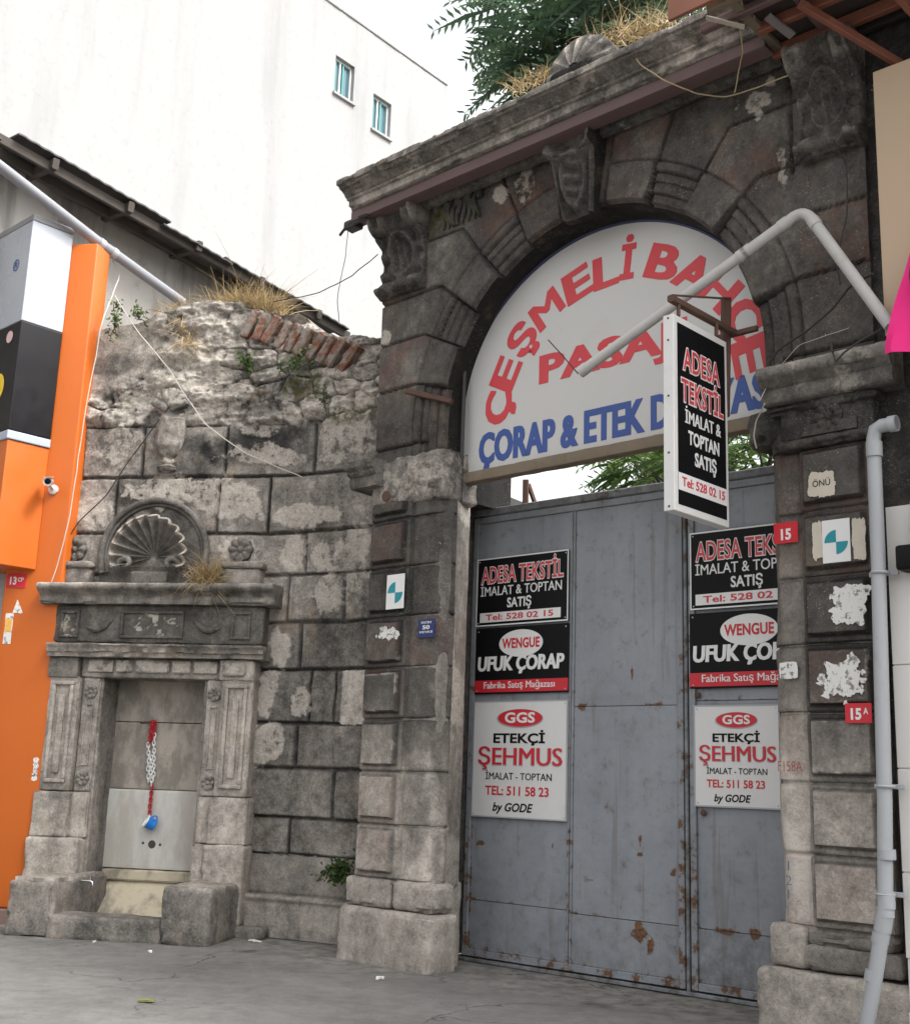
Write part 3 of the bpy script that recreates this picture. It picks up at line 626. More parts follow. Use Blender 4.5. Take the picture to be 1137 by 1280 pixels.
# cornice
PR = [(-.95, 7.05), (.05, 7.0), (.08, 6.93), (.14, 6.95), (.17, 7.03), (.40, 7.055), (.42, 7.065), (.42, 7.135), (.45, 7.14), (.455, 7.158), (.475, 7.163), (.49, 7.185), (.53, 7.21), (.57, 7.22), (.575, 7.232), (.60, 7.236), (.60, 7.295), (.3, 7.33), (-.95, 7.36)]
mb = moulding(G, PR, -.93, 3.60, .018, .006, 21, .03)
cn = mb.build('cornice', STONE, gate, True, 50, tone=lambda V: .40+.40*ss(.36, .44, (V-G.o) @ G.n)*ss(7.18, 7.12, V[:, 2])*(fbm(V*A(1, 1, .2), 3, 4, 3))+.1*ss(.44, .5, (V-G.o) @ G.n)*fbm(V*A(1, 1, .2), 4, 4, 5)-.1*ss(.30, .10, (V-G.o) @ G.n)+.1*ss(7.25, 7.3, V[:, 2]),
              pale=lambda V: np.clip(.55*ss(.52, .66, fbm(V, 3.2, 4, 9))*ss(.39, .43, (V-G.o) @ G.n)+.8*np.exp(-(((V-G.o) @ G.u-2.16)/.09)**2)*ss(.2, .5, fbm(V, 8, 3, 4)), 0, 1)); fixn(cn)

def console(u0, u1, z0, z1, seed, lift=0.):
    m, n = 64, 110; a = np.linspace(0, 1, m)[:, None]; b = np.linspace(0, 1, n)[None]; c = np.abs(a-.5)*2
    base = .07+.15*ss(.45, .95, b)-.03*np.exp(-((b-.42)/.16)**2)+.06*np.exp(-((b-.07)/.07)**2)
    vol = .09*np.sqrt(np.clip(1-((b-.86)/.13)**2, 0, 1))*(ss(.25, .55, c)); eye = -.05*np.exp(-(((c-.74)/.10)**2+((b-.86)/.055)**2))
    rim = .035*np.exp(-((c-.93)/.06)**2); ov = np.hypot((a-.5)/.27, (b-.47)/.25); oval = .055*np.exp(-((ov-1)/.14)**2); leaf = .05*np.exp(-(ov/.6)**2)*(1+.5*np.cos(a*38+b*6))
    roll = .06*np.sqrt(np.clip(1-((b-.12)/.09)**2, 0, 1))*(.6+.4*np.cos((a-.5)*19)); ver = .02*np.cos(b*30+c*4)*(c > .55)*(b < .72)
    U = np.repeat(u0+(u1-u0)*a, n, 1); Z = np.repeat(z0+(z1-z0)*b, m, 0); Hh = base+vol+eye+rim+oval+leaf+roll+ver
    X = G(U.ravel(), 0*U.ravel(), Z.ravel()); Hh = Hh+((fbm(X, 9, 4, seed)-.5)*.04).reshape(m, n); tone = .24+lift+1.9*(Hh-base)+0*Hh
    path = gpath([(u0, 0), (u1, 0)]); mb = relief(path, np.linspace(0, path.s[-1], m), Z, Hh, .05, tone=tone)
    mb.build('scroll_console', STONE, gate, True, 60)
console(-.77, -.18, 6.15, 7.0, 3); console(3.70, 4.19, 6.08, 6.96, 8, .10)
def keystone():
    m, n = 70, 100; b = np.linspace(0, 1, n)[None]; a = np.linspace(-1, 1, m)[:, None]; hw = .16+.10*b
    U = 1.68+a*hw; Z = 6.28+.76*b+0*a; U, Z = np.broadcast_arrays(U, Z); c = np.abs(a)
    base = .08+.14*b; scroll = .09*np.sqrt(np.clip(1-((b-.86)/.13)**2, 0, 1))*(.4+.6*ss(.2, .7, c)); eye = -.05*np.exp(-(((c-.62)/.14)**2+((b-.85)/.06)**2))
    sh = np.hypot(a/.72, (b-.42)/.36); shield = .06*ss(1.05, .85, sh)-.03*ss(.8, .6, sh)+.02*np.cos(b*42+a*3)*(sh < .7); side = .05*np.exp(-((c-.88)/.09)**2)*ss(.75, .6, b)
    drap = .05*np.exp(-((b-.68-.08*a**2)/.05)**2)
    Hh = base+scroll+eye+shield+side+drap; X = G(U.ravel(), 0*U.ravel(), Z.ravel()); Hh = Hh+((fbm(X, 9, 4, 5)-.5)*.05).reshape(m, n)
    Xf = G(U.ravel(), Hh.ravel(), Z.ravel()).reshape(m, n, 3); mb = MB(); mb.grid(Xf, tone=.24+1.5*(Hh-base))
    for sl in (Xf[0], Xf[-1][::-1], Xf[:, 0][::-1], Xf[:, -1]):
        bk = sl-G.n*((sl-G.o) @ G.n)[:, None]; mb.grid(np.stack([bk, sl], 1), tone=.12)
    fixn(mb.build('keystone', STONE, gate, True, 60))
keystone()
def frieze_carving():
    mb = MB(); rng = random.Random(3)
    for i in range(9):
        u = .02+i*.055; mb.tube([G(u+.03*math.sin(t*5+i), .045+.02*math.sin(t*3.1), 6.68+.30*t) for t in np.linspace(0, 1, 9)], [.012+.012*math.sin(3.1*t) for t in np.linspace(0, 1, 9)], 8)
    for i in range(5): mb.rbox(G, -.1+i*.14, -.02+i*.14, .0, .09, 6.86, 6.97, .03, .03, .02, i)
    mb.build('carved_frieze', STONE, gate, tone=.22, moss=lambda V: .8*ss(.5, .65, fbm(V, 9, 3)))
frieze_carving()

# imposts
mb = moulding(G, [(-.25, 4.22), (.15, 4.235), (.17, 4.25), (.175, 4.345), (.20, 4.36), (.215, 4.39), (.245, 4.42), (.25, 4.47), (.24, 4.50), (-.25, 4.54)], 3.40, 4.36, .018, .005, 31, .012)
for i in range(1): pass
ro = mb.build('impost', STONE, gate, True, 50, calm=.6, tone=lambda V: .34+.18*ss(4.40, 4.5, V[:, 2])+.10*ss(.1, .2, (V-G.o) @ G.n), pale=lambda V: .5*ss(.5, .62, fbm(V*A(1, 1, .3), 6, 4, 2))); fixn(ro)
mb = MB(); mb.rbox(G, 3.50, 4.18, -.5, .09, 3.96, 4.24, .03, .015, .012, 33, .03); mb.rbox(G, 3.45, 4.24, -.5, .13, 3.90, 3.97, .03, .03, .008, 34, .03); mb.rbox(G, 3.40, 4.22, -.5, .12, 4.17, 4.25, .03, .03, .008, 35, .03)
mb.rbox(G, 3.18, 3.55, -.5, .03, 3.98, 4.30, .025, .10, .07, 36, .08)
im = mb.build('impost_block', STONE, gate, True, 60, tone=tone_f(.22, .1))
def rosette(fr, u, w, z, r, parent, tone, name='rosette', petals=8):
    mb = MB(); m, n = 22, 72; q = np.linspace(0, 1, m)[:, None]; t = np.linspace(0, 2*math.pi, n)[None]
    rad = r*q*(1-.12*(q > .5)*(1-np.abs(np.cos(t*petals/2)))); h = .05*r/.12*(np.sqrt(np.clip(1-(q/.28)**2, 0, 1))+(q > .28)*(.4+.6*np.sin((q-.28)/.72*2.6))*(.55+.45*np.abs(np.cos(t*petals/2))))*(1-.0*q)
    X = fr((u+rad*np.cos(t)).ravel(), (w+h).ravel(), (z+rad*np.sin(t)).ravel()); X = X+(fbm(X, 16, 3, 3)-.5)[:, None]*.02*fr.n
    X = X.reshape(m, n, 3); mb.grid(X, tone=tone); mb.grid(np.stack([X[-1], X[-1]-fr.n*.09], 0), tone=tone-.1)
    return fixn(mb.build(name, STONE, parent, True, 60))
rosette(G, 3.87, .085, 4.10, .105, im, .26)
mb = MB(); mb.rbox(G, -.80, .16, -.45, .055, 4.04, 4.52, .02, .05, .03, 41, .05); mb.rbox(G, -.70, -.45, .0, .10, 4.0, 4.06, .02, .02, .01, 43); mb.rbox(G, -.35, .12, -.3, .085, 4.14, 4.46, .02, .08, .05, 44, .06)
im = mb.build('impost_block', STONE, gate, True, 60, tone=tone_f(.52, .16, 3), pale=lambda V: .6*ss(.45, .6, fbm(V, 4, 4, 6)))
mb = moulding(G, [(-.2, 4.24), (.15, 4.25), (.16, 4.345), (.19, 4.36), (.205, 4.40), (.245, 4.43), (.25, 4.49), (-.2, 4.52)], -.99, -.62, .018, .006, 45, .015)
fixn(mb.build('impost', STONE, gate, True, 50, tone=.40))
mb = MB(); mb.lathe(G(-.52, .10, 4.13), [(.045, 0), (.055, .012), (.05, .02), (.03, .02)], G.n, 20); mb.build('iron_ring', RUSTY, gate)

# shell on top of the cornice
def shell_grid(fr, cu, cz, w0, Rr, a0, a1, nfl, depth, seed, hub=.16, scal=.04):
    m, n = 46, nfl*10+1; q = np.linspace(hub, 1, m)[:, None]; t = np.linspace(a0, a1, n)[None]; fl = 1-np.abs(np.sin((t-a0)/(a1-a0)*math.pi*nfl))
    rad = Rr*q*(1-scal*q**3*fl); h = depth*(q**1.6)+.05*Rr/.48*q**.7*fl
    X = fr((cu+rad*np.sin(t)).ravel(), (w0+h).ravel(), (cz+rad*np.cos(t)).ravel()); X = X+(fbm(X, 14, 3, seed)-.5)[:, None]*.015*fr.n
    return X.reshape(m, n, 3), (q+0*t), fl+0*q
su, sz = G.uz(722, 92, .42)
X, q, fl = shell_grid(G, su+.02, sz-.03, .52, .37, -1.75, 1.75, 8, -.10, 4, .2, .10)
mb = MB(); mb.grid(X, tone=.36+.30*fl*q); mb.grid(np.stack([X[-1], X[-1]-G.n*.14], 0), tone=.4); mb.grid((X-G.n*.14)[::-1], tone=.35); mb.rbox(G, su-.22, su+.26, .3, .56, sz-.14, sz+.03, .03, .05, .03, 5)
fixn(mb.build('shell_ornament', STONE, gate, True, 60, pale=0) if False else mb.build('shell_ornament', STONE, gate, True, 60))

# steel beam under the cornice
bt = thing('steel_beam', G(-.9, .3, 6.95), 'long purple brown steel beam running under the cornice of the archway', 'beam')
mb = MB(); mb.bar(G(-.94, .365, 7.0), G(3.60, .365, 7.0), .10, .014, up=(0, 0, 1)); mb.bar(G(-.94, .29, 6.954), G(3.60, .29, 6.954), .012, .14)
mb.bar(G(-.94, .29, 7.046), G(3.60, .29, 7.046), .012, .14); mb.build('beam_profile', BEAM, bt, False)
mb = MB(); rng = random.Random(4)
for i in range(5): mb.tube([G(-1.12+.10*i-.06, .30+.03*i, 6.90+.02*(i % 3)), G(-1.02+.09*i, .33, 6.97-.03*(i % 2)), G(-.92+.05*i, .30, 6.93+.05*(i % 3))], .016, 6)
mb.rbox(G, -1.06, -.9, .24, .36, 6.9, 6.98, .03, .01, .01, 3); mb.build('iron_clamp', WIRED, bt)
# ------------------------------------------------------------------ wall fountain
FC = -1.05
fo = thing('wall_fountain', FW(FC, 0, 0), 'carved stone street fountain with shell niche and basin blocks left of the archway', 'fountain')
def stn(mb, name, tone, parent=fo, ang=60, **k):
    k.setdefault('calm', .35); k.setdefault('warm', .4); return mb.build(name, STONE, parent, True, ang, tone=tone, **k)
def strk(base, amp=.22, seed=0): return lambda V: base+.07+(fbm(V*A(3, 3, .35), 3, 4, seed)-.5)*amp*2+(fbm(V, 2, 3, seed+3)-.5)*amp
PC = [(-.1, 3.245), (.30, 3.25), (.305, 3.33), (.325, 3.345), (.335, 3.355), (.40, 3.40), (.405, 3.445), (.39, 3.46), (-.1, 3.475)]
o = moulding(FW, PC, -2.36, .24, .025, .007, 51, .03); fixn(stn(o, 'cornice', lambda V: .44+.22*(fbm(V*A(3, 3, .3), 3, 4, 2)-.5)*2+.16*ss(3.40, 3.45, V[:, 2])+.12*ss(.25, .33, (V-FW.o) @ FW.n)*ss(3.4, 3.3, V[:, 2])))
mb = MB(); mb.rbox(FW, -2.22, .10, -.1, .20, 2.85, 3.25, .025, .015, .006, 52, .02)
for u0, u1 in ((-2.14, -1.93), (-1.46, -.76), (-.24, -.03)):                      # raised panels with sunk fields
    for q in ((u0, u1, 3.16, 3.19), (u0, u1, 2.90, 2.93), (u0, u0+.03, 2.93, 3.16), (u1-.03, u1, 2.93, 3.16)): mb.rbox(FW, q[0], q[1], .19, .225, q[2], q[3], .03, .008, .003, 5)
for sg, u in ((1, -1.85), (-1, -.36)):
    mb.tube([FW(u+sg*.30*t, .20, 3.02-.07*math.sin(t*3.1)+.09*t) for t in np.linspace(0, 1, 14)], [.012+.03*math.sin(3.1*t) for t in np.linspace(0, 1, 14)], 8)
def frz(V):
    u, z = (V-FW.o) @ FW.u, V[:, 2]; b = (np.hypot((u+1.11)/.30, (z-3.04)/.13) < 1)+(np.hypot((u+2.03)/.09, (z-3.04)/.14) < 1)*.7
    return np.clip(b, 0, 1)*ss(.48, .56, fbm(V, 22, 3, 8))*1.
stn(mb, 'frieze', strk(.30, .06), pale=frz)
PL = [(-.1, 2.69), (.27, 2.695), (.275, 2.735), (.30, 2.745), (.305, 2.79), (.325, 2.80), (.33, 2.83), (-.1, 2.85)]
fixn(stn(moulding(FW, PL, -2.22, .15, .025, .006, 54, .025), 'string_course', strk(.48, .2, 4), pale=lambda V: .4*ss(2.8, 2.83, V[:, 2])))
mb = MB(); mb.rbox(FW, -1.88, -.335, -.35, .15, 2.49, 2.69, .03, .012, .006, 55, .02)
for i, (u0, u1) in enumerate(((-1.80, -1.52), (-1.49, -1.30), (-1.27, -.90), (-.87, -.66), (-.63, -.37))): mb.rbox(FW, u0, u1, .14, .178, 2.545, 2.675, .03, .012, .006, 60+i, .02)
stn(mb, 'lintel', lambda V: .54+(fbm(V, 6, 4, 2)-.5)*.3, pale=lambda V: .85*ss(.155, .165, (V-FW.o) @ FW.n)*ss(.40, .52, fbm(V, 4, 4, 3)))
mb = MB(); mb.rbox(FW, -2.22, -1.89, -.1, .22, 2.48, 2.69, .03, .012, .008, 57, .02); stn(mb, 'corner_block', .50)
mb = MB(); mb.rbox(FW, -.325, .04, -.1, .22, 2.48, 2.69, .03, .015, .008, 58, .02); mb.rbox(FW, -.29, -.04, .20, .275, 2.52, 2.66, .025, .04, .012, 59); stn(mb, 'corner_block', .62, pale=.55)
def pilaster(u0, u1, ui0, ui1, seed):
    mb = MB(); mb.rbox(FW, u0, u1, -.1, .20, 1.32, 2.49, .03, .012, .006, seed, .02)
    mb.rbox(FW, ui0, ui1, -.35, .13, 1.32, 2.49, .03, .012, .006, seed+1, .02)
    a, b = u0+.05, u1-.05
    for q in ((a, b, 2.40, 2.44), (a, b, 1.40, 1.44), (a, a+.04, 1.44, 2.40), (b-.04, b, 1.44, 2.40)): mb.rbox(FW, q[0], q[1], .19, .232, q[2], q[3], .03, .01, .004, seed+2)
    mb.rbox(FW, a+.085, b-.085, .19, .225, 1.50, 2.30, .03, .01, .005, seed+3)
    c, d = ui0+.05, ui1-.05
    if d-c > .04:
        for q in ((c, d, 2.20, 2.22), (c, d, 1.58, 1.60), (c, c+.015, 1.60, 2.20), (d-.015, d, 1.60, 2.20)): mb.rbox(FW, q[0], q[1], .12, .146, q[2], q[3], .03, .006, .003, seed+4)
    p = stn(mb, 'pilaster', strk(.57, .16, seed))
    for z in (2.34, 1.45): rosette(FW, (ui0+ui1)/2, .13, z, .075, p, .50, 'carved_flower', 7)
    mb = MB(); mb.rbox(FW, u0-.03, u1+.03, -.1, .235, .86, 1.312, .03, .014, .008, seed+7, .03); mb.rbox(FW, ui0, ui1, -.35, .15, .86, 1.312, .03, .014, .008, seed+8, .02)
    mb.rbox(FW, u0-.05, ui1 if ui0 > u0 else u1+.04, -.1, .27, .1, .855, .035, .03, .014, seed+9, .04)
    if ui0 < u0: mb.rbox(FW, ui0, u0, -.35, .22, .1, .855, .035, .03, .014, seed+10, .04)
    stn(mb, 'pedestal', strk(.60, .14, seed+5))
pilaster(-2.20, -1.86, -1.85, -1.66, 61); pilaster(-.30, .04, -.48, -.305, 71)
# niche
mb = MB(); mb.rbox(FW, -1.73, -1.64, -.35, .10, .1, 2.49, .04, .01, .008, 62); mb.rbox(FW, -.52, -.45, -.35, .10, .1, 2.49, .04, .01, .008, 63); stn(mb, 'niche_jamb', strk(.46, .2))
mb = MB(); mb.rbox(FW, -1.66, -.50, -.40, -.275, 2.06, 2.5, .03, .006, .004, 64)
for r_ in range(4):                                                # worn lines of an old carved inscription, unreadable in the photograph
    rng = random.Random(r_)
    for c_ in range(22):
        u = -1.52+c_*.043; mb.tube([FW(u+rng.uniform(-.01, .01), -.278, 2.14+.085*r_+rng.uniform(-.02, .02)) for _ in range(4)], .004, 5)
mb.build('inscribed_slab', SLAB, fo)
mb = MB(); mb.rbox(FW, -1.66, -.50, -.40, -.280, 1.36, 2.053, .03, .006, .003, 65); mb.build('back_slab', SLAB, fo)
mb = MB(); mb.rbox(FW, -1.66, -.50, -.40, -.275, .55, 1.353, .03, .006, .002, 66)
mb.build('marble_slab', MARBLE, fo)
for u, z, r in ((-1.11, .80, .035), (-1.21, .81, .012), (-1.02, .80, .012)): mb = MB(); mb.lathe(FW(u, -.277, z), [(r, 0), (r*1.2, .003), (r*1.1, .006)], FW.n, 16); mb.build('spout_hole', DARKM, fo)
mb = MB(); mb.rbox(FW, -1.62, -.50, -.40, -.22, .43, .54, .03, .015, .005, 67, .02); mb.build('ledge', YSLAB, fo)
mb = MB(); mb.rbox(lambda u, w, z: FW(u, np.asarray(w)+.32*np.clip((.43-np.asarray(z))/.4, 0, 1), z), -1.66, -.45, -.40, -.27, .02, .43, .03, .01, .004, 68); mb.build('basin_back', YSLAB, fo)
# shell hood
X, q, fl = shell_grid(FW, -1.235, 3.80, .03, .425, -1.95, 1.95, 12, .17, 3, .12, .08)
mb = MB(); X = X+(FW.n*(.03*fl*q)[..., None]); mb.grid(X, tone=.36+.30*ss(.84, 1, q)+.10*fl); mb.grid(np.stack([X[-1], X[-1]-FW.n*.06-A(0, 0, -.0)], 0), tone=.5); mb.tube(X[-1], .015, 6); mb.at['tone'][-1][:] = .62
for sg in (-1, 1): mb.tube([FW(-1.235+sg*(.25+(.11-.018*k)*math.cos(k*.75)), .14+.01*k, 3.69+(.10-.016*k)*math.sin(k*.75)) for k in np.linspace(0, 5.2, 34)], np.linspace(.045, .02, 34), 8)
mb.rbox(FW, -1.43, -1.02, -.05, .16, 3.47, 3.62, .03, .02, .01, 4); mb.at['tone'] = [np.where(np.concatenate(mb.at['tone']) == 0, .42, np.concatenate(mb.at['tone']))]; shl = mb.build('shell_hood', STONE, fo, True, 60, calm=.4); fixn(shl)
mb = MB()
for rr_, w_, th_ in ((.60, .05, .035), (.555, .03, .022)): mb.tube([FW(-1.24+rr_*math.cos(t), w_, 3.82+rr_*math.sin(t)) for t in np.linspace(-.35, math.pi+.35, 60)], th_, 10)
m_ = 40; t = np.linspace(-.4, math.pi+.4, 70)[:, None]; q = np.linspace(0, 1, 20)[None]; Xp = FW((-1.24+.58*q*np.cos(t)).ravel(), .012+0*(q*t).ravel(), (3.82+.58*q*np.sin(t)).ravel()).reshape(70, 20, 3); mb.grid(Xp)
mb.rbox(FW, -1.86, -.62, -.2, .02, 3.46, 3.70, .03, .01, .004, 6)
stn(mb, 'arch_moulding', lambda V: .40+.16*(fbm(V, 4, 4, 5)-.5)*2)
for u, ru in ((-2.13, -2.15), (-.20, -.26)):
    mb = MB(); mb.rbox(FW, u-.21, u+.21, -.1, .14, 3.47, 3.66, .03, .02, .008, 81, .03); mb.rbox(FW, u-.235, u+.235, -.1, .17, 3.66, 3.73, .03, .02, .008, 82, .03)
    pe = stn(mb, 'acroter', strk(.46, .14)); rosette(FW, ru, .03, 3.88, .135, pe, .42)
# basin
mb = MB(); mb.rbox(FW, -1.98, -1.52, -.2, .98, -.03, .52, .03, .04, .02, 83, .06); stn(mb, 'basin_block', lambda V: .50-.2*ss(.2, 0, V[:, 2])*fbm(V, 3, 3)+.12*ss(.45, .52, V[:, 2]))
mb = MB(); mb.rbox(FW, -.42, .06, -.1, 1.02, -.03, .51, .03, .05, .022, 84, .07); stn(mb, 'basin_block', lambda V: .53-.2*ss(.2, 0, V[:, 2])*fbm(V, 3, 3)+.12*ss(.45, .52, V[:, 2]))
mb = MB(); mb.rbox(FW, -1.56, -.40, .62, .99, -.03, .20, .03, .03, .015, 85, .04); stn(mb, 'basin_kerb', .46)
mb = MB(); mb.rbox(FW, -1.6, -.40, -.1, .66, -.03, .06, .05, .01, .006, 86); stn(mb, 'basin_floor', .34)
mb = MB(); mb.rbox(FW, .02, .36, -.2, .30, -.03, .10, .03, .04, .03, 87, .06); stn(mb, 'footing_stone', .48)

# tap, chain and cup
tp = thing('water_tap', FW(-1.60, .35, .50), 'small chrome water tap on the left basin block of the fountain', 'tap'); a = FW(-1.54, .45, .47)
mb = MB(); mb.tube([a-FW.u*.02, a+FW.u*.10, a+FW.u*.13, a+FW.u*.155+A(0, 0, -.012), a+FW.u*.16+A(0, 0, -.05)], [.011, .011, .014, .012, .010], 12); mb.build('spout', CHROME, tp)
mb = MB(); mb.tube([a+FW.u*.13, a+FW.u*.13+A(0, 0, .05)], .012, 10); mb.bar(a+FW.u*.09+A(0, 0, .055), a+FW.u*.17+A(0, 0, .06), .012, .02); mb.build('handle', CHROME, tp)
ch = thing('plastic_chain', FW.at(191, 901, -.25), 'red and white plastic chain hanging down the back slab of the fountain', 'chain')
def links(mb, p0, p1, n, L=.055, wdt=.019, r=.0065, jit=.0, seed=0):
    rng = random.Random(seed); d = (p1-p0)/n; t = d/np.linalg.norm(d)
    for i in range(n):
        c = p0+d*(i+.5)+FW.u*rng.uniform(-jit, jit); x = (FW.u if i % 2 == 0 else FW.n)*.94+(FW.n if i % 2 == 0 else FW.u)*.34; h = L/2-wdt
        pts = [c+x*wdt*math.cos(k)+t*(wdt*math.sin(k)+(h if math.sin(k) > 0 else -h)) for k in np.linspace(0, 2*math.pi, 17)[:-1]]
        pts.append(pts[0]); mb.tube(pts, r, 6, False)
c_ = lambda x, y, w=-.25: FW.at(x, y, w)
rd, wh = MB(), MB()
links(rd, c_(189, 902), c_(187, 930), 6, jit=.004); links(rd, c_(194, 902), c_(193, 918), 4, jit=.004); links(rd, c_(191, 901, -.235), c_(190, 924, -.235), 5, jit=.006)
links(wh, c_(193, 917), c_(192, 975), 12, jit=.003, seed=2); links(wh, c_(186, 929), c_(186, 978), 10, jit=.006, seed=3); links(wh, c_(190, 945, -.235), c_(189, 982, -.235), 8, jit=.006, seed=4)
rd.build('red_links', PLRED, ch); rd = MB(); links(rd, c_(190, 982), c_(187, 1018), 9, jit=.002, seed=5); rd.build('red_links', PLRED, ch); wh.build('white_links', PLWHITE, ch)
mb = MB(); mb.bar(c_(176, 904, -.28), c_(190, 902, -.25), .012); mb.build('hook', RUSTY, ch)
cp = thing('drinking_cup', c_(187, 1028, -.19), 'bright blue plastic cup hanging from the chain in the fountain niche', 'cup'); ax = -FW.u*.75+FW.n*.45+A(0, 0, .45); ax /= np.linalg.norm(ax); b0 = c_(189, 1030, -.20)
mb = MB(); mb.lathe(b0-ax*.045, [(.0, .0), (.048, 0), (.056, .006), (.064, .10), (.066, .104), (.060, .104), (.052, .012), (.0, .012)], ax, 26); mb.build('cup_body', PLBLUE, cp)
mb = MB(); mb.lathe(b0+ax*.05, [(.0665, 0), (.071, .003), (.071, .014), (.0665, .018), (.058, .018), (.055, .0)], ax, 26); mb.build('white_rim', PLWHITE, cp)
mb = MB(); hx = np.cross(ax, FW.n); hx /= np.linalg.norm(hx); mb.tube([b0+ax*.03-hx*(-.055)+hx*.04*math.sin(t)+ax*(.03*math.cos(t)-.03) for t in np.linspace(0, 3.14, 10)], .008, 8); mb.build('handle', PLBLUE, cp)

# ------------------------------------------------------------------ metal gate
md = thing('metal_gate', D(1.1, 0, 0), 'tall blue grey sheet metal double gate with rust spots, closing the archway', 'gate')
def sheet(u0, u1, z0, z1, w, seed, rusts=(), grime=0., parent=None):
    us, zs = np.linspace(u0, u1, max(3, int((u1-u0)/.025))), np.linspace(z0, z1, max(3, int((z1-z0)/.025))); U, Z = np.meshgrid(us, zs, indexing='ij')
    X = D(U.ravel(), 0*U.ravel()+w, Z.ravel()); d = (fbm(X, 1.3, 3, seed)-.5)*.03*np.minimum(1, np.minimum(np.minimum(U-u0, u1-U), np.minimum(Z-z0, z1-Z))/.1).ravel(); X = X+d[:, None]*D.n
    ru = np.zeros(U.shape)
    for px, py, a, b in rusts:
        c = D.uz(px, py, w); ru = np.maximum(ru, np.exp(-((U-c[0])/a)**2-((Z-c[1])/b)**2))
    ru = np.maximum(ru, .34*np.exp(-(Z-z0)/.04)+.26*np.exp(-(U-u0)/.02)+.22*np.exp(-(u1-U)/.02))
    g_ = grime+.35*np.exp(-(Z/.35))
    mb = MB(); Xg = X.reshape(*U.shape, 3); mb.grid(Xg, rust=ru, grime=g_)
    mb.grid((Xg-D.n*.004)[::-1], rust=0)
    return mb.build('door_panel', DOOR, parent, True, None)
def leaf(u0, u1, cols, rows, rusts, name='door_leaf'):
    mb = MB(); fr_w = .055
    for u in [u0, u1-fr_w]: mb.rbox(D, u, u+fr_w, -.05, .028, .04, 4.03, None, .006)
    for z in (.04, 3.97): mb.rbox(D, u0+fr_w+.001, u1-fr_w-.001, -.05, .024, z, z+.06, None, .006)
    for u in cols[1:-1]: mb.rbox(D, u-.028, u-.004, -.03, .016, .101, 3.969, None, .005); mb.rbox(D, u+.004, u+.028, -.03, .016, .101, 3.969, None, .005); mb.rbox(D, u-.004, u+.004, -.03, .004, .101, 3.969, None, .001)
    mb.rbox(D, u0+.01, u1-.01, -.06, -.034, .06, 4.0, None, .003)  # added backing that blocks light leaking through the panel joints
    fr = mb.build(name, DOOR, md, False, grime=.25, rust=lambda V: .35*ss(.5, 0, V[:, 2])+.2*fbm(V, 3, 3))
    for i, (a, b) in enumerate(zip(cols[:-1], cols[1:])):
        zs = rows[i]; g0 = a+(.056 if i == 0 else .029); g1 = b-(.056 if i == len(cols)-2 else .029)
        for z0, z1 in zip(zs[:-1], zs[1:]): sheet(g0, g1, z0+.003, z1-.003, .002+.004*(z0 < .3), int(a*10+z0*7)+1, rusts, .35 if (a > 2.2 and z0 < .3) else .06, fr)
    return fr
RU = [(601, 1054, .05, .025), (800, 1165, .07, .10), (812, 1185, .03, .10), (798, 1158, .05, .03), (840, 1092, .02, .03), (799, 1068, .04, .02), (802, 1240, .05, .05), (645, 1200, .02, .06), (726, 884, .05, .03), (800, 1050, .02, .05), (790, 840, .008, .12), (782, 870, .006, .06), (741, 770, .01, .01), (905, 1165, .10, .02), (945, 1170, .06, .04), (690, 1056, .015, .02), (855, 1120, .02, .06), (740, 1100, .03, .02), (586, 1100, .03, .8)]
mb = MB(); mb.rbox(D, -.15, 4.1, -.10, -.075, -.02, 4.06, None, .003); mb.build('light_stop_plate', DOOR, md, False, grime=.8)  # unseen plate added behind the leaves to stop sunlight through the gaps
lf = leaf(-.06, 2.205, [-.06, 1.09, 2.205], [[.10, .52, 3.97], [.10, .50, 2.22, 3.97]], RU)
lf2 = leaf(2.26, 4.0, [2.26, 4.0], [[.10, .50, 2.25, 3.97]], RU)
for px, py in ((872, 869), (879, 1016)): mb = MB(); mb.lathe(D.at(px, py, .02), [(.02, 0), (.026, .004), (.024, .012), (.012, .018)], D.n, 18); mb.build('lock', RUSTY, lf2)
mb = MB(); mb.tube([D(2.232, .02, .02), D(2.232, .02, 4.0)], .016, 10); mb.build('closing_bar', DOOR, md, grime=.7, rust=.3)
mb = MB(); mb.bar(D(-.3, -.01, 4.08), D(4.1, -.01, 4.08), .07, .06); mb.build('top_rail', DOOR, md, False, grime=.6, rust=.2)
mb = MB(); mb.bar(D(-.3, -.02, .012), D(4.1, -.02, .012), .03, .12); mb.build('threshold', DOOR, md, False, grime=.8, rust=.3)
mb = MB(); mb.bar(D(-.16, -.01, .0), D(-.16, -.01, 4.1), .05, .10, up=(1, 0, 0)); mb.build('door_post', DOOR, md, False, rust=.45, grime=.5)

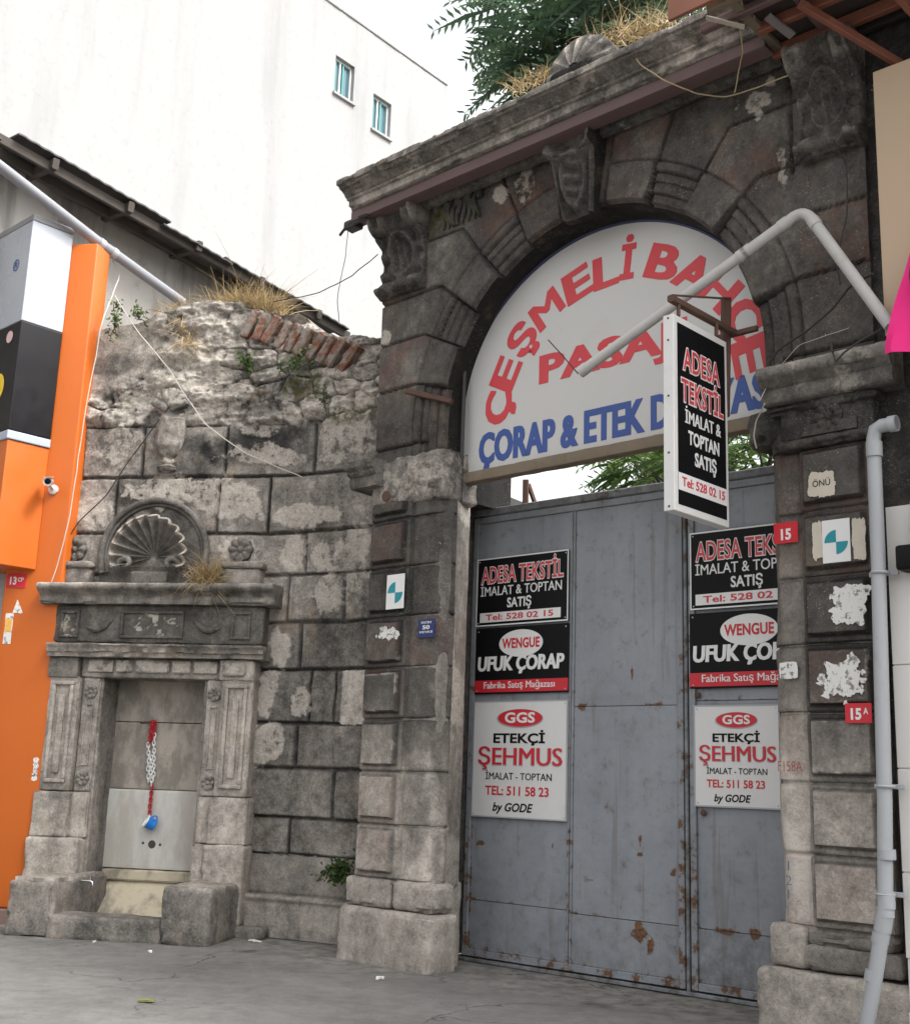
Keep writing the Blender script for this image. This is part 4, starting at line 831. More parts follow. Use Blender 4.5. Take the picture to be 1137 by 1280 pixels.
# signs on the gate
def sign_base(name, u, z, w, h, label, mat, border=None, cat='sign', wo=.034):
    root = thing(name, D(u, wo, z), label, cat, 'shop signs fixed on the metal gate'); f = Sub(D, u, wo, z)
    mb = MB(); mb.rbox(f, 0, w, -.012, 0, 0, h, None, .003); mb.build('sign_plate', mat, root, False)
    if border:
        mb = MB(); t = .012
        for q in ((0, w, 0, t), (0, w, h-t, h), (0, t, t, h-t), (w-t, w, t, h-t)): rect(mb, f, .0005, *q, th=.002)
        mb.build('border', border, root, False)
    for a, b in ((.03, .03), (w-.03, .03), (.03, h-.03), (w-.03, h-.03)): mb = MB(); mb.lathe(f(a, 0, b), [(.007, 0), (.006, .004), (.0, .005)], D.n, 8); mb.build('screw', CAMG, root)
    return root, f
def sA(u, z, label):
    w, h = 1.06, .645; r, f = sign_base('shop_sign', u, z, w, h, label, BLACKP, WHITEV)
    wv, rv = Ink(r, WHITEV, 'white_lettering'), Ink(r, REDF, 'red_lettering')
    text(wv, f, .001, 'ADESA TEKSTİL', .055, 1.005, .405, .150, .05, ref=.03); text(rv, f, .003, 'ADESA TEKSTİL', .055, 1.005, .405, .150, .012, ref=.03)
    text(wv, f, .001, 'İMALAT & TOPTAN', .05, .99, .285, .085, .014); text(wv, f, .001, 'SATIŞ', .37, .65, .165, .085, .022)
    rect(wv, f, .001, .05, .98, .035, .125); text(rv, f, .0035, 'Tel: 528 02 15', .12, .90, .055, .052, .02)
    wv.build('white_lettering', WHITEV, r, False); rv.build('red_lettering', REDF, r, False); return r
def sB(u, z, label):
    w, h = 1.06, .61; r, f = sign_base('shop_sign', u, z, w, h, label, BLACKP)
    wv, rv = Ink(r, WHITEV, 'white_lettering'), Ink(r, REDP, 'red_lettering'); ell(wv, f, .001, .53, .455, .25, .125); text(rv, f, .0035, 'WENGUE', .315, .745, .415, .085, .03)
    text(wv, f, .001, 'UFUK ÇORAP', .035, 1.015, .215, .125, .025, shear=.08, fat=.035); rect(rv, f, .001, 0, w, .015, .125); text(wv, f, .0035, 'Fabrika Satış Mağazası', .11, .92, .05, .06, .025)
    wv.build('white_lettering', WHITEV, r, False); rv.build('red_lettering', REDP, r, False); return r
def sC(u, z, k, label):
    w, h = 1.06*k, 1.035*(k**.75); r, f = sign_base('shop_sign', u, z, w, h, label, WHITEP, PVC)
    g_ = lambda uu, ww, zz: f(np.asarray(uu)*k, ww, np.asarray(zz)*(k**.75))
    rv, bv, wv, gv = Ink(r, REDP, 'red_lettering'), Ink(r, BLACKP, 'black_lettering'), Ink(r, WHITEV, 'white_lettering'), Ink(r, PVC, 'grey_shadow')
    ell(gv, g_, .001, .535, .875, .262, .085); ell(rv, g_, .003, .54, .88, .25, .078); text(wv, g_, .0055, 'GGS', .37, .71, .84, .085, .03)
    text(bv, g_, .001, 'ETEKÇİ', .24, .82, .66, .08, .03); text(gv, g_, .001, 'ŞEHMUS', .066, 1.008, .458, .155, .03, fat=.03); text(rv, g_, .003, 'ŞEHMUS', .07, 1.01, .465, .15, .012, fat=.02)
    text(bv, g_, .001, 'İMALAT - TOPTAN', .16, .90, .335, .06, .01); text(rv, g_, .001, 'TEL: 511 58 23', .16, .87, .20, .075, .022); text(bv, g_, .001, 'by GODE', .25, .70, .06, .07, .022, shear=.25)
    gv.build('grey_shadow', PVC, r, False); rv.build('red_lettering', REDP, r, False); bv.build('black_lettering', BLACKP, r, False); wv.build('white_lettering', WHITEV, r, False); return r
sA(.0, 2.975, 'black sign with red lettering and a white telephone strip, topmost on the left door leaf'); sB(.01, 2.345, 'black sign with a white oval and red bottom band, on the left door leaf'); sC(.01, 1.245, 1., 'large white sign with red oval and black lettering on the left door leaf')
sA(2.285, 2.985, 'black sign with red lettering cut by the right pillar, topmost on its door leaf'); sB(2.275, 2.345, 'black sign with white oval partly hidden by the right pillar'); sC(2.305, 1.42, .70, 'smaller white sign with red oval on the right door leaf beside the pillar')

# ------------------------------------------------------------------ arched sign board
lu = thing('arched_signboard', G(1.6, -.28, 4.4), 'big half round white signboard with curved red and straight blue lettering filling the arch', 'sign')
wL = -.28; cu, czz, rL = 1.655, 4.62, 1.70
arc = [(cu+rL*math.sin(t), czz+rL*math.cos(t)) for t in np.linspace(-1.66, 1.66, 80)]
poly = [(arc[0][0], 4.33)]+arc+[(arc[-1][0], 4.33)]
mb = MB(); mb.prism(G, [(u, z) for u, z in poly], wL-.05, wL); fixn(mb.build('board', LUNP, lu, False))
mb = MB(); mb.tube([G(u, wL+.004, z) for u, z in arc], .014, 8); mb.build('edge_trim', plain('navy_trim', (.03, .035, .09), .5), lu)
rv, bv = MB(), MB()
for c, x, y in (('Ç', 168, 676), ('E', 195, 562), ('Ş', 250, 445), ('M', 333, 343), ('E', 437, 258), ('L', 532, 215), ('İ', 607, 185), ('B', 728, 183), ('A', 830, 222), ('H', 920, 275), ('Ç', 1000, 372), ('E', 1020, 500)):
    u, z = G.uz(560+x/2.707, 260+y/2.707, wL); an = math.atan2(u-1.777, z-4.606); _ = 0; hw = {'M': .34, 'İ': .13, 'L': .25, 'E': .285, 'B': .315, 'A': .34, 'H': .31, 'Ç': .30, 'Ş': .28}[c]/2; cap = .28
    text(rv, G, wL+.001, c, u-hw, u+hw, z-cap/2, cap, .028, rot=(u, z, an), fat=.035); rv.build('red_letter', REDF, lu, False); rv = MB()
text(rv, G, wL+.001, 'PASAJI', .985, 2.50, 5.035, .245, .03, fat=.04)
text(bv, G, wL+.001, 'ÇORAP & ETEK DÜNYASI', .285, 3.26, 4.40, .27, .03, fat=.03)
rv.build('red_lettering', REDF, lu, False); bv.build('blue_lettering', BLUEP, lu, False)
bm_ = thing('lintel_beam', G(1.6, -.25, 4.28), 'weathered timber beam under the arched signboard', 'beam')
mb = MB(); mb.rbox(G, -.02, 3.6, -.34, -.22, 4.225, 4.325, .05, .008, .006, 3); mb.build('beam_timber', OLDWOOD, bm_)
mb = MB(); mb.bar(G(.14, -.20, 4.05), G(.14, -.20, 5.30), .035, .05, up=(1, 0, 0)); tag(mb.build('steel_strip', WIRED, None, False), 'dark steel strip standing against the left edge of the arched signboard', 'strip')
mb = MB(); a = G.at(508, 489, .10); b = G.at(565, 502, -.05); mb.bar(a, b, .05, .05); mb.build('iron_bar', RUSTY, None, False); tag(bpy.data.objects['iron_bar'], 'rusty iron bar stub sticking out of the left arch pillar', 'bar')
mb = MB(); mb.tube([G.at(685, 425, wL+.12), G.at(705, 447, .2), G.at(722, 467, .35)], .005, 6); tag(mb.build('thin_rod', WIRED, None), 'thin dark rod sticking out in front of the arched signboard', 'rod')

# projecting sign, perpendicular to the street front
PX = Fr(G(3.2, 1.0, 0)[:2], -43.3+90)
ps = thing('projecting_sign', PX(.35, 0, 3.9), 'narrow black projecting sign in a white frame hanging in front of the arch', 'sign'); Zt, Zb = 4.735, 3.35; Lw = .70
mb = MB(); mb.rbox(PX, 0, Lw, -.085, -.0, Zb, Zt, None, .006); mb.build('sign_case', WHITEP, ps, False)
mb = MB(); rect(mb, PX, .0005, .045, Lw-.035, Zb+.05, Zt-.05); mb.build('black_face', BLACKP, ps, False)
wv, rv = Ink(ps, WHITEV, 'white_lettering'), Ink(ps, REDF, 'red_lettering'); f = Sub(PX, 0, 0, Zb)
for bd, y in (('ADESA', 1.015), ('TEKSTİL', .785)):
    x0, x1 = (.11, .59) if bd == 'ADESA' else (.085, .635); text(wv, f, .003, bd, x0, x1, y, .155, .055, ref=.03); text(rv, f, .005, bd, x0, x1, y, .155, .012, ref=.03)
text(wv, f, .003, 'İMALAT &', .13, .60, .635, .09, .03); text(wv, f, .003, 'TOPTAN', .17, .57, .495, .09, .03); text(wv, f, .003, 'SATIŞ', .25, .53, .355, .09, .03)
rect(wv, f, .003, .045, Lw-.035, .15, .27); text(rv, f, .0055, 'Tel: 528 02 15', .085, .635, .185, .06, .02)
wv.build('white_lettering', WHITEV, ps, False); rv.build('red_lettering', REDF, ps, False)
for z in (.03, .4, .8, 1.2, 1.36):
    mb = MB(); mb.lathe(G(3.2-.0425, 1.0, Zb+z), [(.008, 0), (.007, .004), (.0, .005)], G.n, 8); mb.build('screw', WIRED, ps)
pb = thing('sign_bracket', G(3.12, .1, 4.8), 'rusty steel bracket post carrying the projecting sign', 'bracket')
mb = MB(); mb.bar(G(3.07, .12, 4.24), G(3.10, .12, 5.16), .07, .06, up=(1, 0, 0)); mb.build('post', RUSTY, pb, False)
mb = MB(); mb.bar(G(3.19, 1.02, 4.84), G(3.16, .10, 4.87), .05, .05); mb.bar(G(3.14, .14, 5.14), G(3.19, 1.0, 4.87), .014, .014); mb.bar(G(3.0, .10, 4.87), G(3.34, .10, 4.87), .04, .04)
for w_ in (.92, .42): mb.bar(G(3.19, w_, 4.84), G(3.19, w_, 4.74), .02, .05, up=(1, 0, 0))
mb.build('arm', RUSTY, pb, False)

# ------------------------------------------------------------------ small plates, stickers, torn posters on the pillars
def plate(fr, px0, py0, px1, py1, w, name, label, cat, mat, txt=(), th=.006, group=None, tm=WHITEV):
    c = ((px0+px1)/2, (py0+py1)/2); u0, _ = fr.uz(px0, c[1], w); u1, _ = fr.uz(px1, c[1], w); _, z1 = fr.uz(c[0], py0, w); _, z0 = fr.uz(c[0], py1, w)
    r = thing(name, fr((u0+u1)/2, w, z0), label, cat, group); f = Sub(fr, u0, w, z0); W_, H_ = u1-u0, z1-z0
    mb = MB(); mb.rbox(f, 0, W_, -.004, th, 0, H_, None, .002); mb.build('plate', mat, r, False)
    if txt:
        mb = Ink(r, tm, 'lettering')
        for s_, a, b, y, cp_, bo in txt: text(mb, f, th, s_, a*W_, b*W_, y*H_, cp_*H_, bo)
        mb.build('lettering', tm, r, False)
    return r, f, W_, H_
plate(G, 967, 653, 997, 679, .05, 'house_number_plate', 'red house number 15 plate on the right pillar beside the gate', 'number plate', REDP, [('15', .30, .72, .18, .48, .04), ('ISTANBUL', .25, .95, .82, .08, .0)][:1])
plate(G, 1056, 879, 1089, 904, .125, 'house_number_plate', 'red house number 15A plate low on the right pillar', 'number plate', REDP, [('15', .22, .62, .2, .52, .04), ('A', .70, .88, .45, .30, .02)])
plate(G, 523, 774, 543, 797, .045, 'street_plate', 'small dark blue enamel plate on the left pillar', 'plate', plain('navy_enamel', (.012, .025, .12), .4), [('50', .28, .72, .46, .2, .03), ('FATIH', .2, .8, .76, .12, .01), ('MEVKII', .12, .9, .24, .12, .01)])
for q, lab in (((483, 718, 505, 761), 'white sticker with two teal quarter circles on the left pillar'), ((1027, 649, 1062, 703), 'white sticker with two teal quarter circles on the right pillar')):
    r, f, w_, h_ = plate(G, *q, .122, 'sticker', lab, 'sticker', WHITEV, th=.001, group='teal quarter circle stickers')
    mb = MB(); rr = .42*w_; cc = (.50*w_, .47*h_)
    for a0 in (90, 270): mb = MB(); mb.prism(f, [cc]+[(cc[0]+rr*math.cos(R(a)), cc[1]+rr*math.sin(R(a))) for a in np.linspace(a0, a0+90, 14)], .001, .003); mb.build('quarter_circle', TEALP, r, False)
def torn(px, py, wpx, hpx, mat, name, label, seed, w=.118, txt=None, jag=.3, spots=0):
    u, z = G.uz(px, py, w); a = abs(G.uz(px+wpx/2, py, w)[0]-u); b = abs(G.uz(px, py+hpx/2, w)[1]-z); rng = np.random.default_rng(seed); n = 90; th = np.linspace(0, 2*math.pi, n, endpoint=False)
    nz = fbm(np.stack([np.cos(th), np.sin(th), 0*th+seed], 1), 2.2, 5, seed, .65); q = 1/np.maximum(np.abs(np.cos(th)), np.abs(np.sin(th)))**.85; rad = q*(1-jag*2*(nz-.35))
    r = thing(name, G(u, w, z), label, 'poster remains'); mb = MB(); mb.prism(G, [(u+a*rd_*math.cos(t), z+b*rd_*math.sin(t)) for rd_, t in zip(rad, th)], w-.003, w+.0015)
    for i in range(spots):
        t, rd_, s_ = rng.uniform(0, 6.28), rng.uniform(.8, 1.25), rng.uniform(.012, .035); k = 12
        mb.prism(G, [(u+a*rd_*math.cos(t)+s_*(1+.4*rng.normal())*math.cos(x), z+b*rd_*math.sin(t)+s_*(1+.3*rng.normal())*math.sin(x)) for x in np.linspace(0, 6.28, k, endpoint=False)], w-.003, w+.0012)
    mb.build('paper', mat, r, False)
    if txt:
        mb = MB(); text(mb, G, w+.0018, txt, u-a*.62, u+a*.62, z-b*.15, b*.45, .0); mb.build('lettering', BLACKP, r, False)
torn(1026, 605, 36, 34, PAPER, 'torn_poster', 'scrap of cream poster with black letters high on the right pillar', 3, txt='ÖNÜ')
torn(1021, 675, 14, 52, PAPER, 'torn_poster', 'cream torn paper strip left of the teal sticker on the right pillar', 4); torn(1073, 675, 18, 56, PAPER, 'torn_poster', 'cream torn paper strip right of the teal sticker on the right pillar', 5)
torn(1060, 755, 44, 56, WPAPER, 'torn_poster', 'white torn poster sheet with faded print on the right pillar', 6, jag=.38, spots=6); torn(1052, 848, 50, 50, WPAPER, 'torn_poster', 'shredded white poster scraps above the 15A plate', 7, jag=.5, spots=12)
torn(483, 792, 22, 12, WPAPER, 'torn_poster', 'white poster scraps on a block of the left pillar below the teal sticker', 9, jag=.7, spots=10)
torn(985, 838, 24, 22, WPAPER, 'meter_box', 'small battered silver box on the right pillar beside the red bottom band sign', 12, w=.062, jag=.12, spots=0); bpy.data.objects['meter_box']['category'] = 'box'
def scrawl(fr, w, strs, mat, label):
    r = thing('graffiti', fr.at(strs[0][1], strs[0][2], w), label, 'graffiti'); mb = Ink(r, mat, 'lettering')
    for s_, px, py, hpx, wpx in strs:
        u, z = fr.uz(px, py, w); u2 = fr.uz(px+wpx, py, w)[0]; z2 = fr.uz(px, py-hpx, w)[1]; text(mb, fr, w, s_, u, u2, z, z2-z, -.012, th=.001)
scrawl(G, .05, [('F158A', 972, 964, 13, 30)], plain('red_spray', (.30, .06, .05), .9, .3, 20), 'faded red spray letters on the right pillar beside the gate')
scrawl(G, .05, [('1', 984, 1088, 12, 2), ('2', 982, 1106, 12, 7), ('1', 984, 1124, 12, 2)], plain('blue_spray', (.10, .16, .22), .9, .3, 20), 'faint blue painted digits 1 2 1 low on the right pillar')
# ------------------------------------------------------------------ orange shop on the left
sp = thing('orange_shopfront', OR(.4, 0, 0), 'bright orange shopfront with a boxed white and black fascia sign at the left edge', 'shop')
mb = MB(); mb.rbox(OR, .06, .735, -.30, .02, .14, 7.42, None, .025); mb.build('pilaster', ORANGE, sp, True, 30)
mb = MB(); mb.rbox(OR, -4, .055, -.35, -.22, .14, 5.2, None, .01); mb.build('shutter', plain('grey_shutter', (.33, .34, .35), .5, .05), sp, False)
mb = MB(); mb.rbox(OR, -4, .75, -.6, .10, -.05, .135, None, .01); mb.build('threshold', plain('reddish_step', (.20, .13, .11), .8, .15, 6), sp, False)
Qp = OR(.43, .035, 0); BX = Fr(Qp[:2], 47)                       # u runs from the far corner back towards the viewer when negative
def boxpart(name, z0, z1, mat, ins=0., r=.012):
    mb = MB(); mb.rbox(BX, -.50+ins, 0, -3.2, 0-ins, z0, z1, None, r); return mb.build(name, mat, sp, False)
boxpart('sign_box_top', 6.33, 7.52, plain('pale_sign_panel', (.37, .395, .44), .25, .05, 1)); boxpart('sign_box_base', 5.08, 6.327, BLACKB); boxpart('trim', 4.98, 5.077, plain('grey_blue_trim', (.36, .40, .47), .35, .1, 4), -.008)
boxpart('canopy_box', 3.62, 4.977, ORANGE, .012); boxpart('lid', 7.523, 7.60, plain('grey_cap', (.23, .23, .24), .5))
BF = Fr((BX(-.50, 0, 0))[:2], -43)                                # street face of the box, u negative to the left
mb = MB(); ell(mb, BF, .004, -.36, 5.62, .14, .16); mb.build('yellow_disc', plain('yellow_vinyl', (.75, .52, .03), .4), sp, False)
mb = MB(); text(mb, BF, .004, '®', -.34, -.21, 6.98, .13, .0); mb.build('registered_mark', BLUEP, sp, False)
mb = MB(); ell(mb, BF, .004, -.22, 6.18, .07, .07); mb.build('pink_disc', plain('pale_pink_vinyl', (.62, .42, .42), .4), sp, False)
plate(OR, 9, 717, 33, 735, .022, 'house_number_plate', 'red house number 13 plate on the orange pilaster', 'number plate', REDP, [('13', .18, .52, .25, .5, .03), ('CP', .58, .88, .45, .26, .02)])
mb = MB(); u, z = OR.uz(20, 760, .02); mb.prism(OR, [(u-.03, z-.05), (u+.09, z-.06), (u+.01, z+.09)], .015, .023); tag(mb.build('paper_scrap', WPAPER, None, False), 'white paper scrap on the orange pilaster under the number plate', 'paper scrap')
mb = MB(); u, z = OR.uz(8, 785, .02)
r_ = thing('sticker', OR(u, .02, z), 'yellow and white notice sticker at the left edge of the orange pilaster', 'sticker'); rect(mb, OR, .02, u-.02, u+.07, z-.17, z+.16); mb.build('paper', WPAPER, r_, False); mb = MB(); rect(mb, OR, .0225, u-.015, u+.06, z-.04, z+.10); mb.build('print', plain('ochre_ink', (.62, .36, .08), .7, .3, 20), r_, False)
mb = MB(); u, z = OR.uz(45, 955, .02)
for i in range(4): mb.prism(OR, [(u+.03*math.cos(a)*(1+.4*math.sin(3*a+i)), z-.055*i+.03+.04*math.sin(a)) for a in np.linspace(0, 6.28, 10, endpoint=False)], .016, .0225)
tag(mb.build('paint_splash', WPAPER, None, False), 'white paint splash on the right edge of the orange pilaster', 'paint mark')
cm = thing('security_camera', OR.at(62, 606, .2), 'small grey security camera on a white bracket on the orange pilaster', 'camera'); c0, c1 = OR.at(67, 612, .03), OR.at(61, 602, .20)
mb = MB(); ax = OR.n*.8+OR.u*.35-A(0, 0, .2); ax /= np.linalg.norm(ax); mb.lathe(c1-ax*.09, [(.02, 0), (.042, .01), (.047, .02), (.047, .16), (.05, .165), (.05, .19), (.042, .19), (.038, .175), (.0, .172)], ax, 20); mb.rbox(lambda u, w, z: np.multiply.outer(u, OR.u)+np.multiply.outer(w, ax)+np.multiply.outer(np.asarray(z)+.0, A(0, 0, 1))+c1, -.05, .05, -.10, .12, .045, .052, None, .002); mb.build('camera_body', CAMG, cm)
mb = MB(); mb.lathe(c1+ax*.08, [(.0, .0), (.037, .0), (.03, .006), (.0, .012)], ax, 20); mb.build('lens', BLACKP, cm)
mb = MB(); mb.lathe(c0-OR.n*.012, [(.055, 0), (.055, .02), (.03, .03)], OR.n, 20); mb.tube([c0, c0+OR.n*.06+A(0, 0, .02), c1-A(0, 0, .03)], .02, 10); mb.build('bracket', WHITEP, cm)

# ------------------------------------------------------------------ shed behind the rubble wall
sh = thing('old_shed', SH(2, 0, 0), 'old cement rendered shed with overhanging dark sheet roof behind the ruined wall', 'shed'); SWO = .95
pe = [SH.uz(x, y, SWO) for x, y in ((0, 153), (24, 166), (216, 270), (450, 412))]; ue0, ze0 = pe[1]; ue1, ze1 = pe[3]; sl = (ze1-ze0)/(ue1-ue0)
ze = lambda u: ze0+(u-ue0)*sl
mb = MB(); us = [-4.5, ue1+.05]; zw = lambda u: ze(u)-.05
mb.prism(SH, [(-4.5, 0), (ue1+.0, 0), (ue1+.0, zw(ue1)), (-4.5, zw(-4.5))], .30-.3, .30); mb.build('wall', CONCRETE, sh, False)
def roof_sheet(u0, u1, lift, w1, seed):
    us = np.linspace(u0, u1, int((u1-u0)/.04)); ws = np.linspace(w1, -2.6, 8); Uq, Wq = np.meshgrid(us, ws, indexing='ij'); Zq = ze(Uq)+lift+(w1-Wq)*.10+.005*np.sin(Uq*2*math.pi/.16)+(fbm(np.stack([Uq.ravel(), Wq.ravel(), 0*Uq.ravel()], 1), 1.5, 3, seed).reshape(Uq.shape)-.5)*.04
    T = SH(Uq.ravel(), Wq.ravel(), Zq.ravel()).reshape(*Uq.shape, 3); mb = MB(); mb.grid(T); mb.grid((T-A(0, 0, .02))[::-1])
    for a in (T[:, 0], T[0][::-1], T[-1]): mb.grid(np.stack([a, a-A(0, 0, .02)], 0))
    mb.build('roof_sheet', DARKM, sh)
b = [SH.uz(x, y, SWO)[0] for x, y in ((24, 166), (215, 270), (285, 307), (345, 350), (438, 405))]
roof_sheet(-4.5, b[0]-.16, -.14, SWO-.05, 1); roof_sheet(b[0], b[1], .0, SWO, 2); roof_sheet(b[1]-.1, b[2]+.1, -.09, SWO, 3); roof_sheet(b[2], b[4], .05-.10, SWO-.02, 4)
mb = MB(); mb.bar(SH(-4.5, SWO-.12, ze(-4.5)-.12), SH(ue1-.1, SWO-.12, ze(ue1-.1)-.12), .12, .05); mb.bar(SH(-4.5, .45, ze(-4.5)-.06), SH(ue1, .45, ze(ue1)-.06), .12, .06); mb.build('purlin', DARKWOOD, sh, False)
for i in range(9):
    u = -3.4+i*1.02
    if u > ue1: break
    mb = MB(); mb.bar(SH(u, SWO-.02, ze(u)-.10), SH(u, -.6, ze(u)+.06), .13, .08); mb.build('rafter', DARKWOOD, sh, False)
gp = thing('gutter_pipe', SH.at(130, 312, 1.2), 'grey plastic rain pipe slanting down under the shed eave to the ruined wall', 'pipe')
a, b_, c = SH.at(-20, 192, 1.25), SH.at(126, 305, 1.15), SH.at(228, 378, 1.0)
mb = MB(); mb.tube([a+(b_-a)*t for t in np.linspace(0, 1, 6)]+[b_+(c-b_)*t for t in np.linspace(.1, 1, 6)], .062, 16); mb.build('pipe', plain('weathered_grey_pipe', (.22, .225, .24), .55, .15, 3, dirt=(.15, .145, .14), dsc=4), gp)
d_ = (c-b_)/np.linalg.norm(c-b_)
for q in (b_+(a-b_)*.02, b_+(c-b_)*.12): mb = MB(); mb.tube([q, q+d_*.07], .07, 16); mb.build('collar', PVC, gp)

# ------------------------------------------------------------------ white apartment building far behind
wb = thing('white_apartment_building', WB(4, 0, 0), 'tall bare white painted building with two small windows high behind the shed', 'building')
rz = [WB.uz(x, y) for x, y in ((410, 0), (480, 52), (540, 92), (558, 112))]; ur = rz[3][0]; win = []
for q in (((420, 68), (443, 84), (441, 128), (419, 117)), ((467, 116), (489, 131), (487, 174), (466, 161))):
    p_ = [WB.uz(*k) for k in q]; win.append((min(p_[0][0], p_[3][0]), max(p_[1][0], p_[2][0]), (p_[2][1]+p_[3][1])/2, (p_[0][1]+p_[1][1])/2))
(a0, a1, za, zb), (b0, b1, zc_, zd) = win; z0w = min(za, zc_); z1w = max(zb, zd); ztop = rz[1][1]
mb = MB(); D2 = 9.
for u0, u1, z0, z1 in ((-22, a0, 0, ztop), (a0, a1, 0, za), (a0, a1, zb, ztop), (a1, b0, 0, ztop), (b0, b1, 0, zc_), (b0, b1, zd, ztop), (b1, ur, 0, ztop)):
    mb.rbox(WB, u0, u1, -.35, 0, z0, z1, None, .001)
mb.rbox(WB, -22, ur, -D2, -.351, 0, ztop-.02, None, .001)
mb.build('wall', WHITEWALL, wb, False)
mb = MB(); rng = random.Random(2); u = -22.
while u < ur:
    l = rng.uniform(.8, 2.); u2 = min(ur+.04, u+l); mb.rbox(WB, u, u2-.005, -.5, .05, ztop+.003, ztop+.10+rng.uniform(-.03, .03), .3, .03, .02, int(u*7)+90); u += l
mb.build('parapet_coping', WHITEWALL, wb)
for u0, u1, z0, z1 in win:
    f_ = MB(); t = .07
    for q in ((u0, u1, z0, z0+t), (u0, u1, z1-t, z1), (u0, u0+t, z0+t, z1-t), (u1-t, u1, z0+t, z1-t), ((u0+u1)/2-.12, (u0+u1)/2-.05, z0+t, z1-t)): f_.rbox(WB, *q[:2], -.25, -.14, *q[2:], None, .005)
    w_ = f_.build('window', WHITEP, wb, False); g_ = MB(); g_.rbox(WB, u0+t, u1-t, -.22, -.20, z0+t, z1-t, None, .002); g_.build('pane', GLASS, w_, False)
    g_ = MB(); m0 = (u0+u1)/2
    for q in ((m0+.0, m0+.08, z0+t, z1-t), (u0+t, u0+t+.09, z0+t, z1-t)): g_.rbox(WB, q[0], q[1], -.199, -.12, q[2], q[3], None, .004)
    g_.build('shutter', TEALF, w_, False); s_ = MB(); s_.rbox(WB, u0-.06, u1+.06, -.1, .09, z0-.10, z0-.01, None, .01); s_.build('sill', WHITEWALL, w_, False)

# ------------------------------------------------------------------ trees in the courtyard behind the gate
def fronds(centers, seed, n, spread, droop, L=(.45, .75), pairs=9, lsz=.14, inside=None):
    rng = np.random.default_rng(seed); V, Fq, leafv = [], [], []; k = 0
    for i in range(n):
        c = centers[rng.integers(len(centers))]; p = c[:3]+rng.normal(size=3)*c[3]*spread
        d = p-c[:3]; d[2] *= .4; d += rng.normal(size=3)*.25*c[3]; d /= np.linalg.norm(d)+1e-9; l = rng.uniform(*L); tone = np.clip(rng.normal(.45, .25), 0, 1); sd = np.cross(d, A(0, 0, 1)); sd /= np.linalg.norm(sd)+1e-9
        roll = rng.normal()*.5; un = np.cross(sd, d); sd = sd*math.cos(roll)+un*math.sin(roll)
        for j in range(pairs):
            t = (j+.6)/pairs; q = p+d*l*t-A(0, 0, 1)*droop*l*t*t; s_ = lsz*(1.1-.6*abs(t-.45))*rng.uniform(.8, 1.15)
            for sg in (-1, 1):
                b = q; a1 = sd*sg*.9+d*.45-A(0, 0, .30)*rng.uniform(.4, 1.4); a1 /= np.linalg.norm(a1); wv = np.cross(a1, A(.1, .2, 1)); wv = d*.7+wv*.3; wv /= np.linalg.norm(wv)
                V += [b, b+a1*s_*.45+wv*s_*.17, b+a1*s_, b+a1*s_*.45-wv*s_*.17]; Fq.append((k, k+1, k+2, k+3)); k += 4; leafv += [np.clip(tone+rng.normal()*.12, 0, 1)]*4
        V += [p-sd*.004, p+d*l*.5-A(0, 0, 1)*droop*l*.25, p+d*l-A(0, 0, droop*l), p+sd*.004+d*.01]; Fq.append((k, k+1, k+2, k+3)); k += 4; leafv += [.1]*4
    return np.array(V), Fq, np.array(leafv)
def tree(name, base, clumps, limbs, mat, label, seed, n, **kw):
    r = thing(name, base, label, 'tree', 'trees behind the gate'); mb = MB(); top = base+A(0, 0, limbs); rng = np.random.default_rng(seed)
    mb.tube([base+(top-base)*t+A(.15*math.sin(t*5), .1*math.sin(t*4), 0) for t in np.linspace(0, 1, 10)], np.linspace(.20, .11, 10), 12)
    tp_ = base+(top-base)+A(.15*math.sin(5), .1*math.sin(4), 0)
    for c in clumps:
        e = A(*c[:3]); m_ = (tp_+e)/2+rng.normal(size=3)*.2+A(0, 0, .3); pts = [(1-t)**2*tp_+2*t*(1-t)*m_+t*t*e for t in np.linspace(0, 1, 9)]; mb.tube(pts, np.linspace(.08, .018, 9), 8)
        for q in range(4): w_ = e+rng.normal(size=3)*c[3]*.6; mb.tube([pts[5], (pts[5]+w_)/2+A(0, 0, .1), w_], [.022, .014, .006], 6)
    mb.build('trunk', BARK, r); V, Fq, lv = fronds([A(*c) for c in clumps], seed, n, **kw)
    m2 = MB(); m2.add(V, Fq, leaf=lv); m2.build('crown', mat, r, False)
def far(px, py, d): q = ray(px, py); return CAM+q/np.linalg.norm(q)*d
cl = [(*far(748, 40, 16.5), .55), (*far(703, 25, 16.8), .42), (*far(793, 25, 16.2), .6), (*far(703, 75, 16.6), .30), (*far(748, -40, 16.5), .8), (*far(810, -30, 16), .8), (*far(800, 30, 16.4), .45), (*far(676, 70, 16.8), .25), (*far(660, 8, 17), .3), (*far(880, -40, 16), .8), (*far(673, 100, 16.8), .15), (*far(738, 85, 16.6), .35)]
tree('locust_tree', A(2.6, 14.5, 0), cl, 7.2, LEAFD, 'dark leafy tree rising above the cornice of the archway', 3, 300, spread=.5, droop=.35, L=(.6, 1.0), pairs=10, lsz=.20)
cl = [(*far(940, 578, 13.5), .42), (*far(815, 588, 14), .22), (*far(965, 560, 13.2), .4), (*far(900, 560, 14.2), .4), (*far(1000, 540, 13), .5), (*far(790, 575, 15), .14)]
tree('locust_tree', A(3.9, 13.4, 0), cl, 3.4, LEAFL, 'pale green tree seen through the gap above the metal gate', 5, 330, spread=.6, droop=.4, pairs=8, lsz=.12)
mb = MB(); a, b_ = far(600, 618, 12.6), far(695, 628, 13.6)
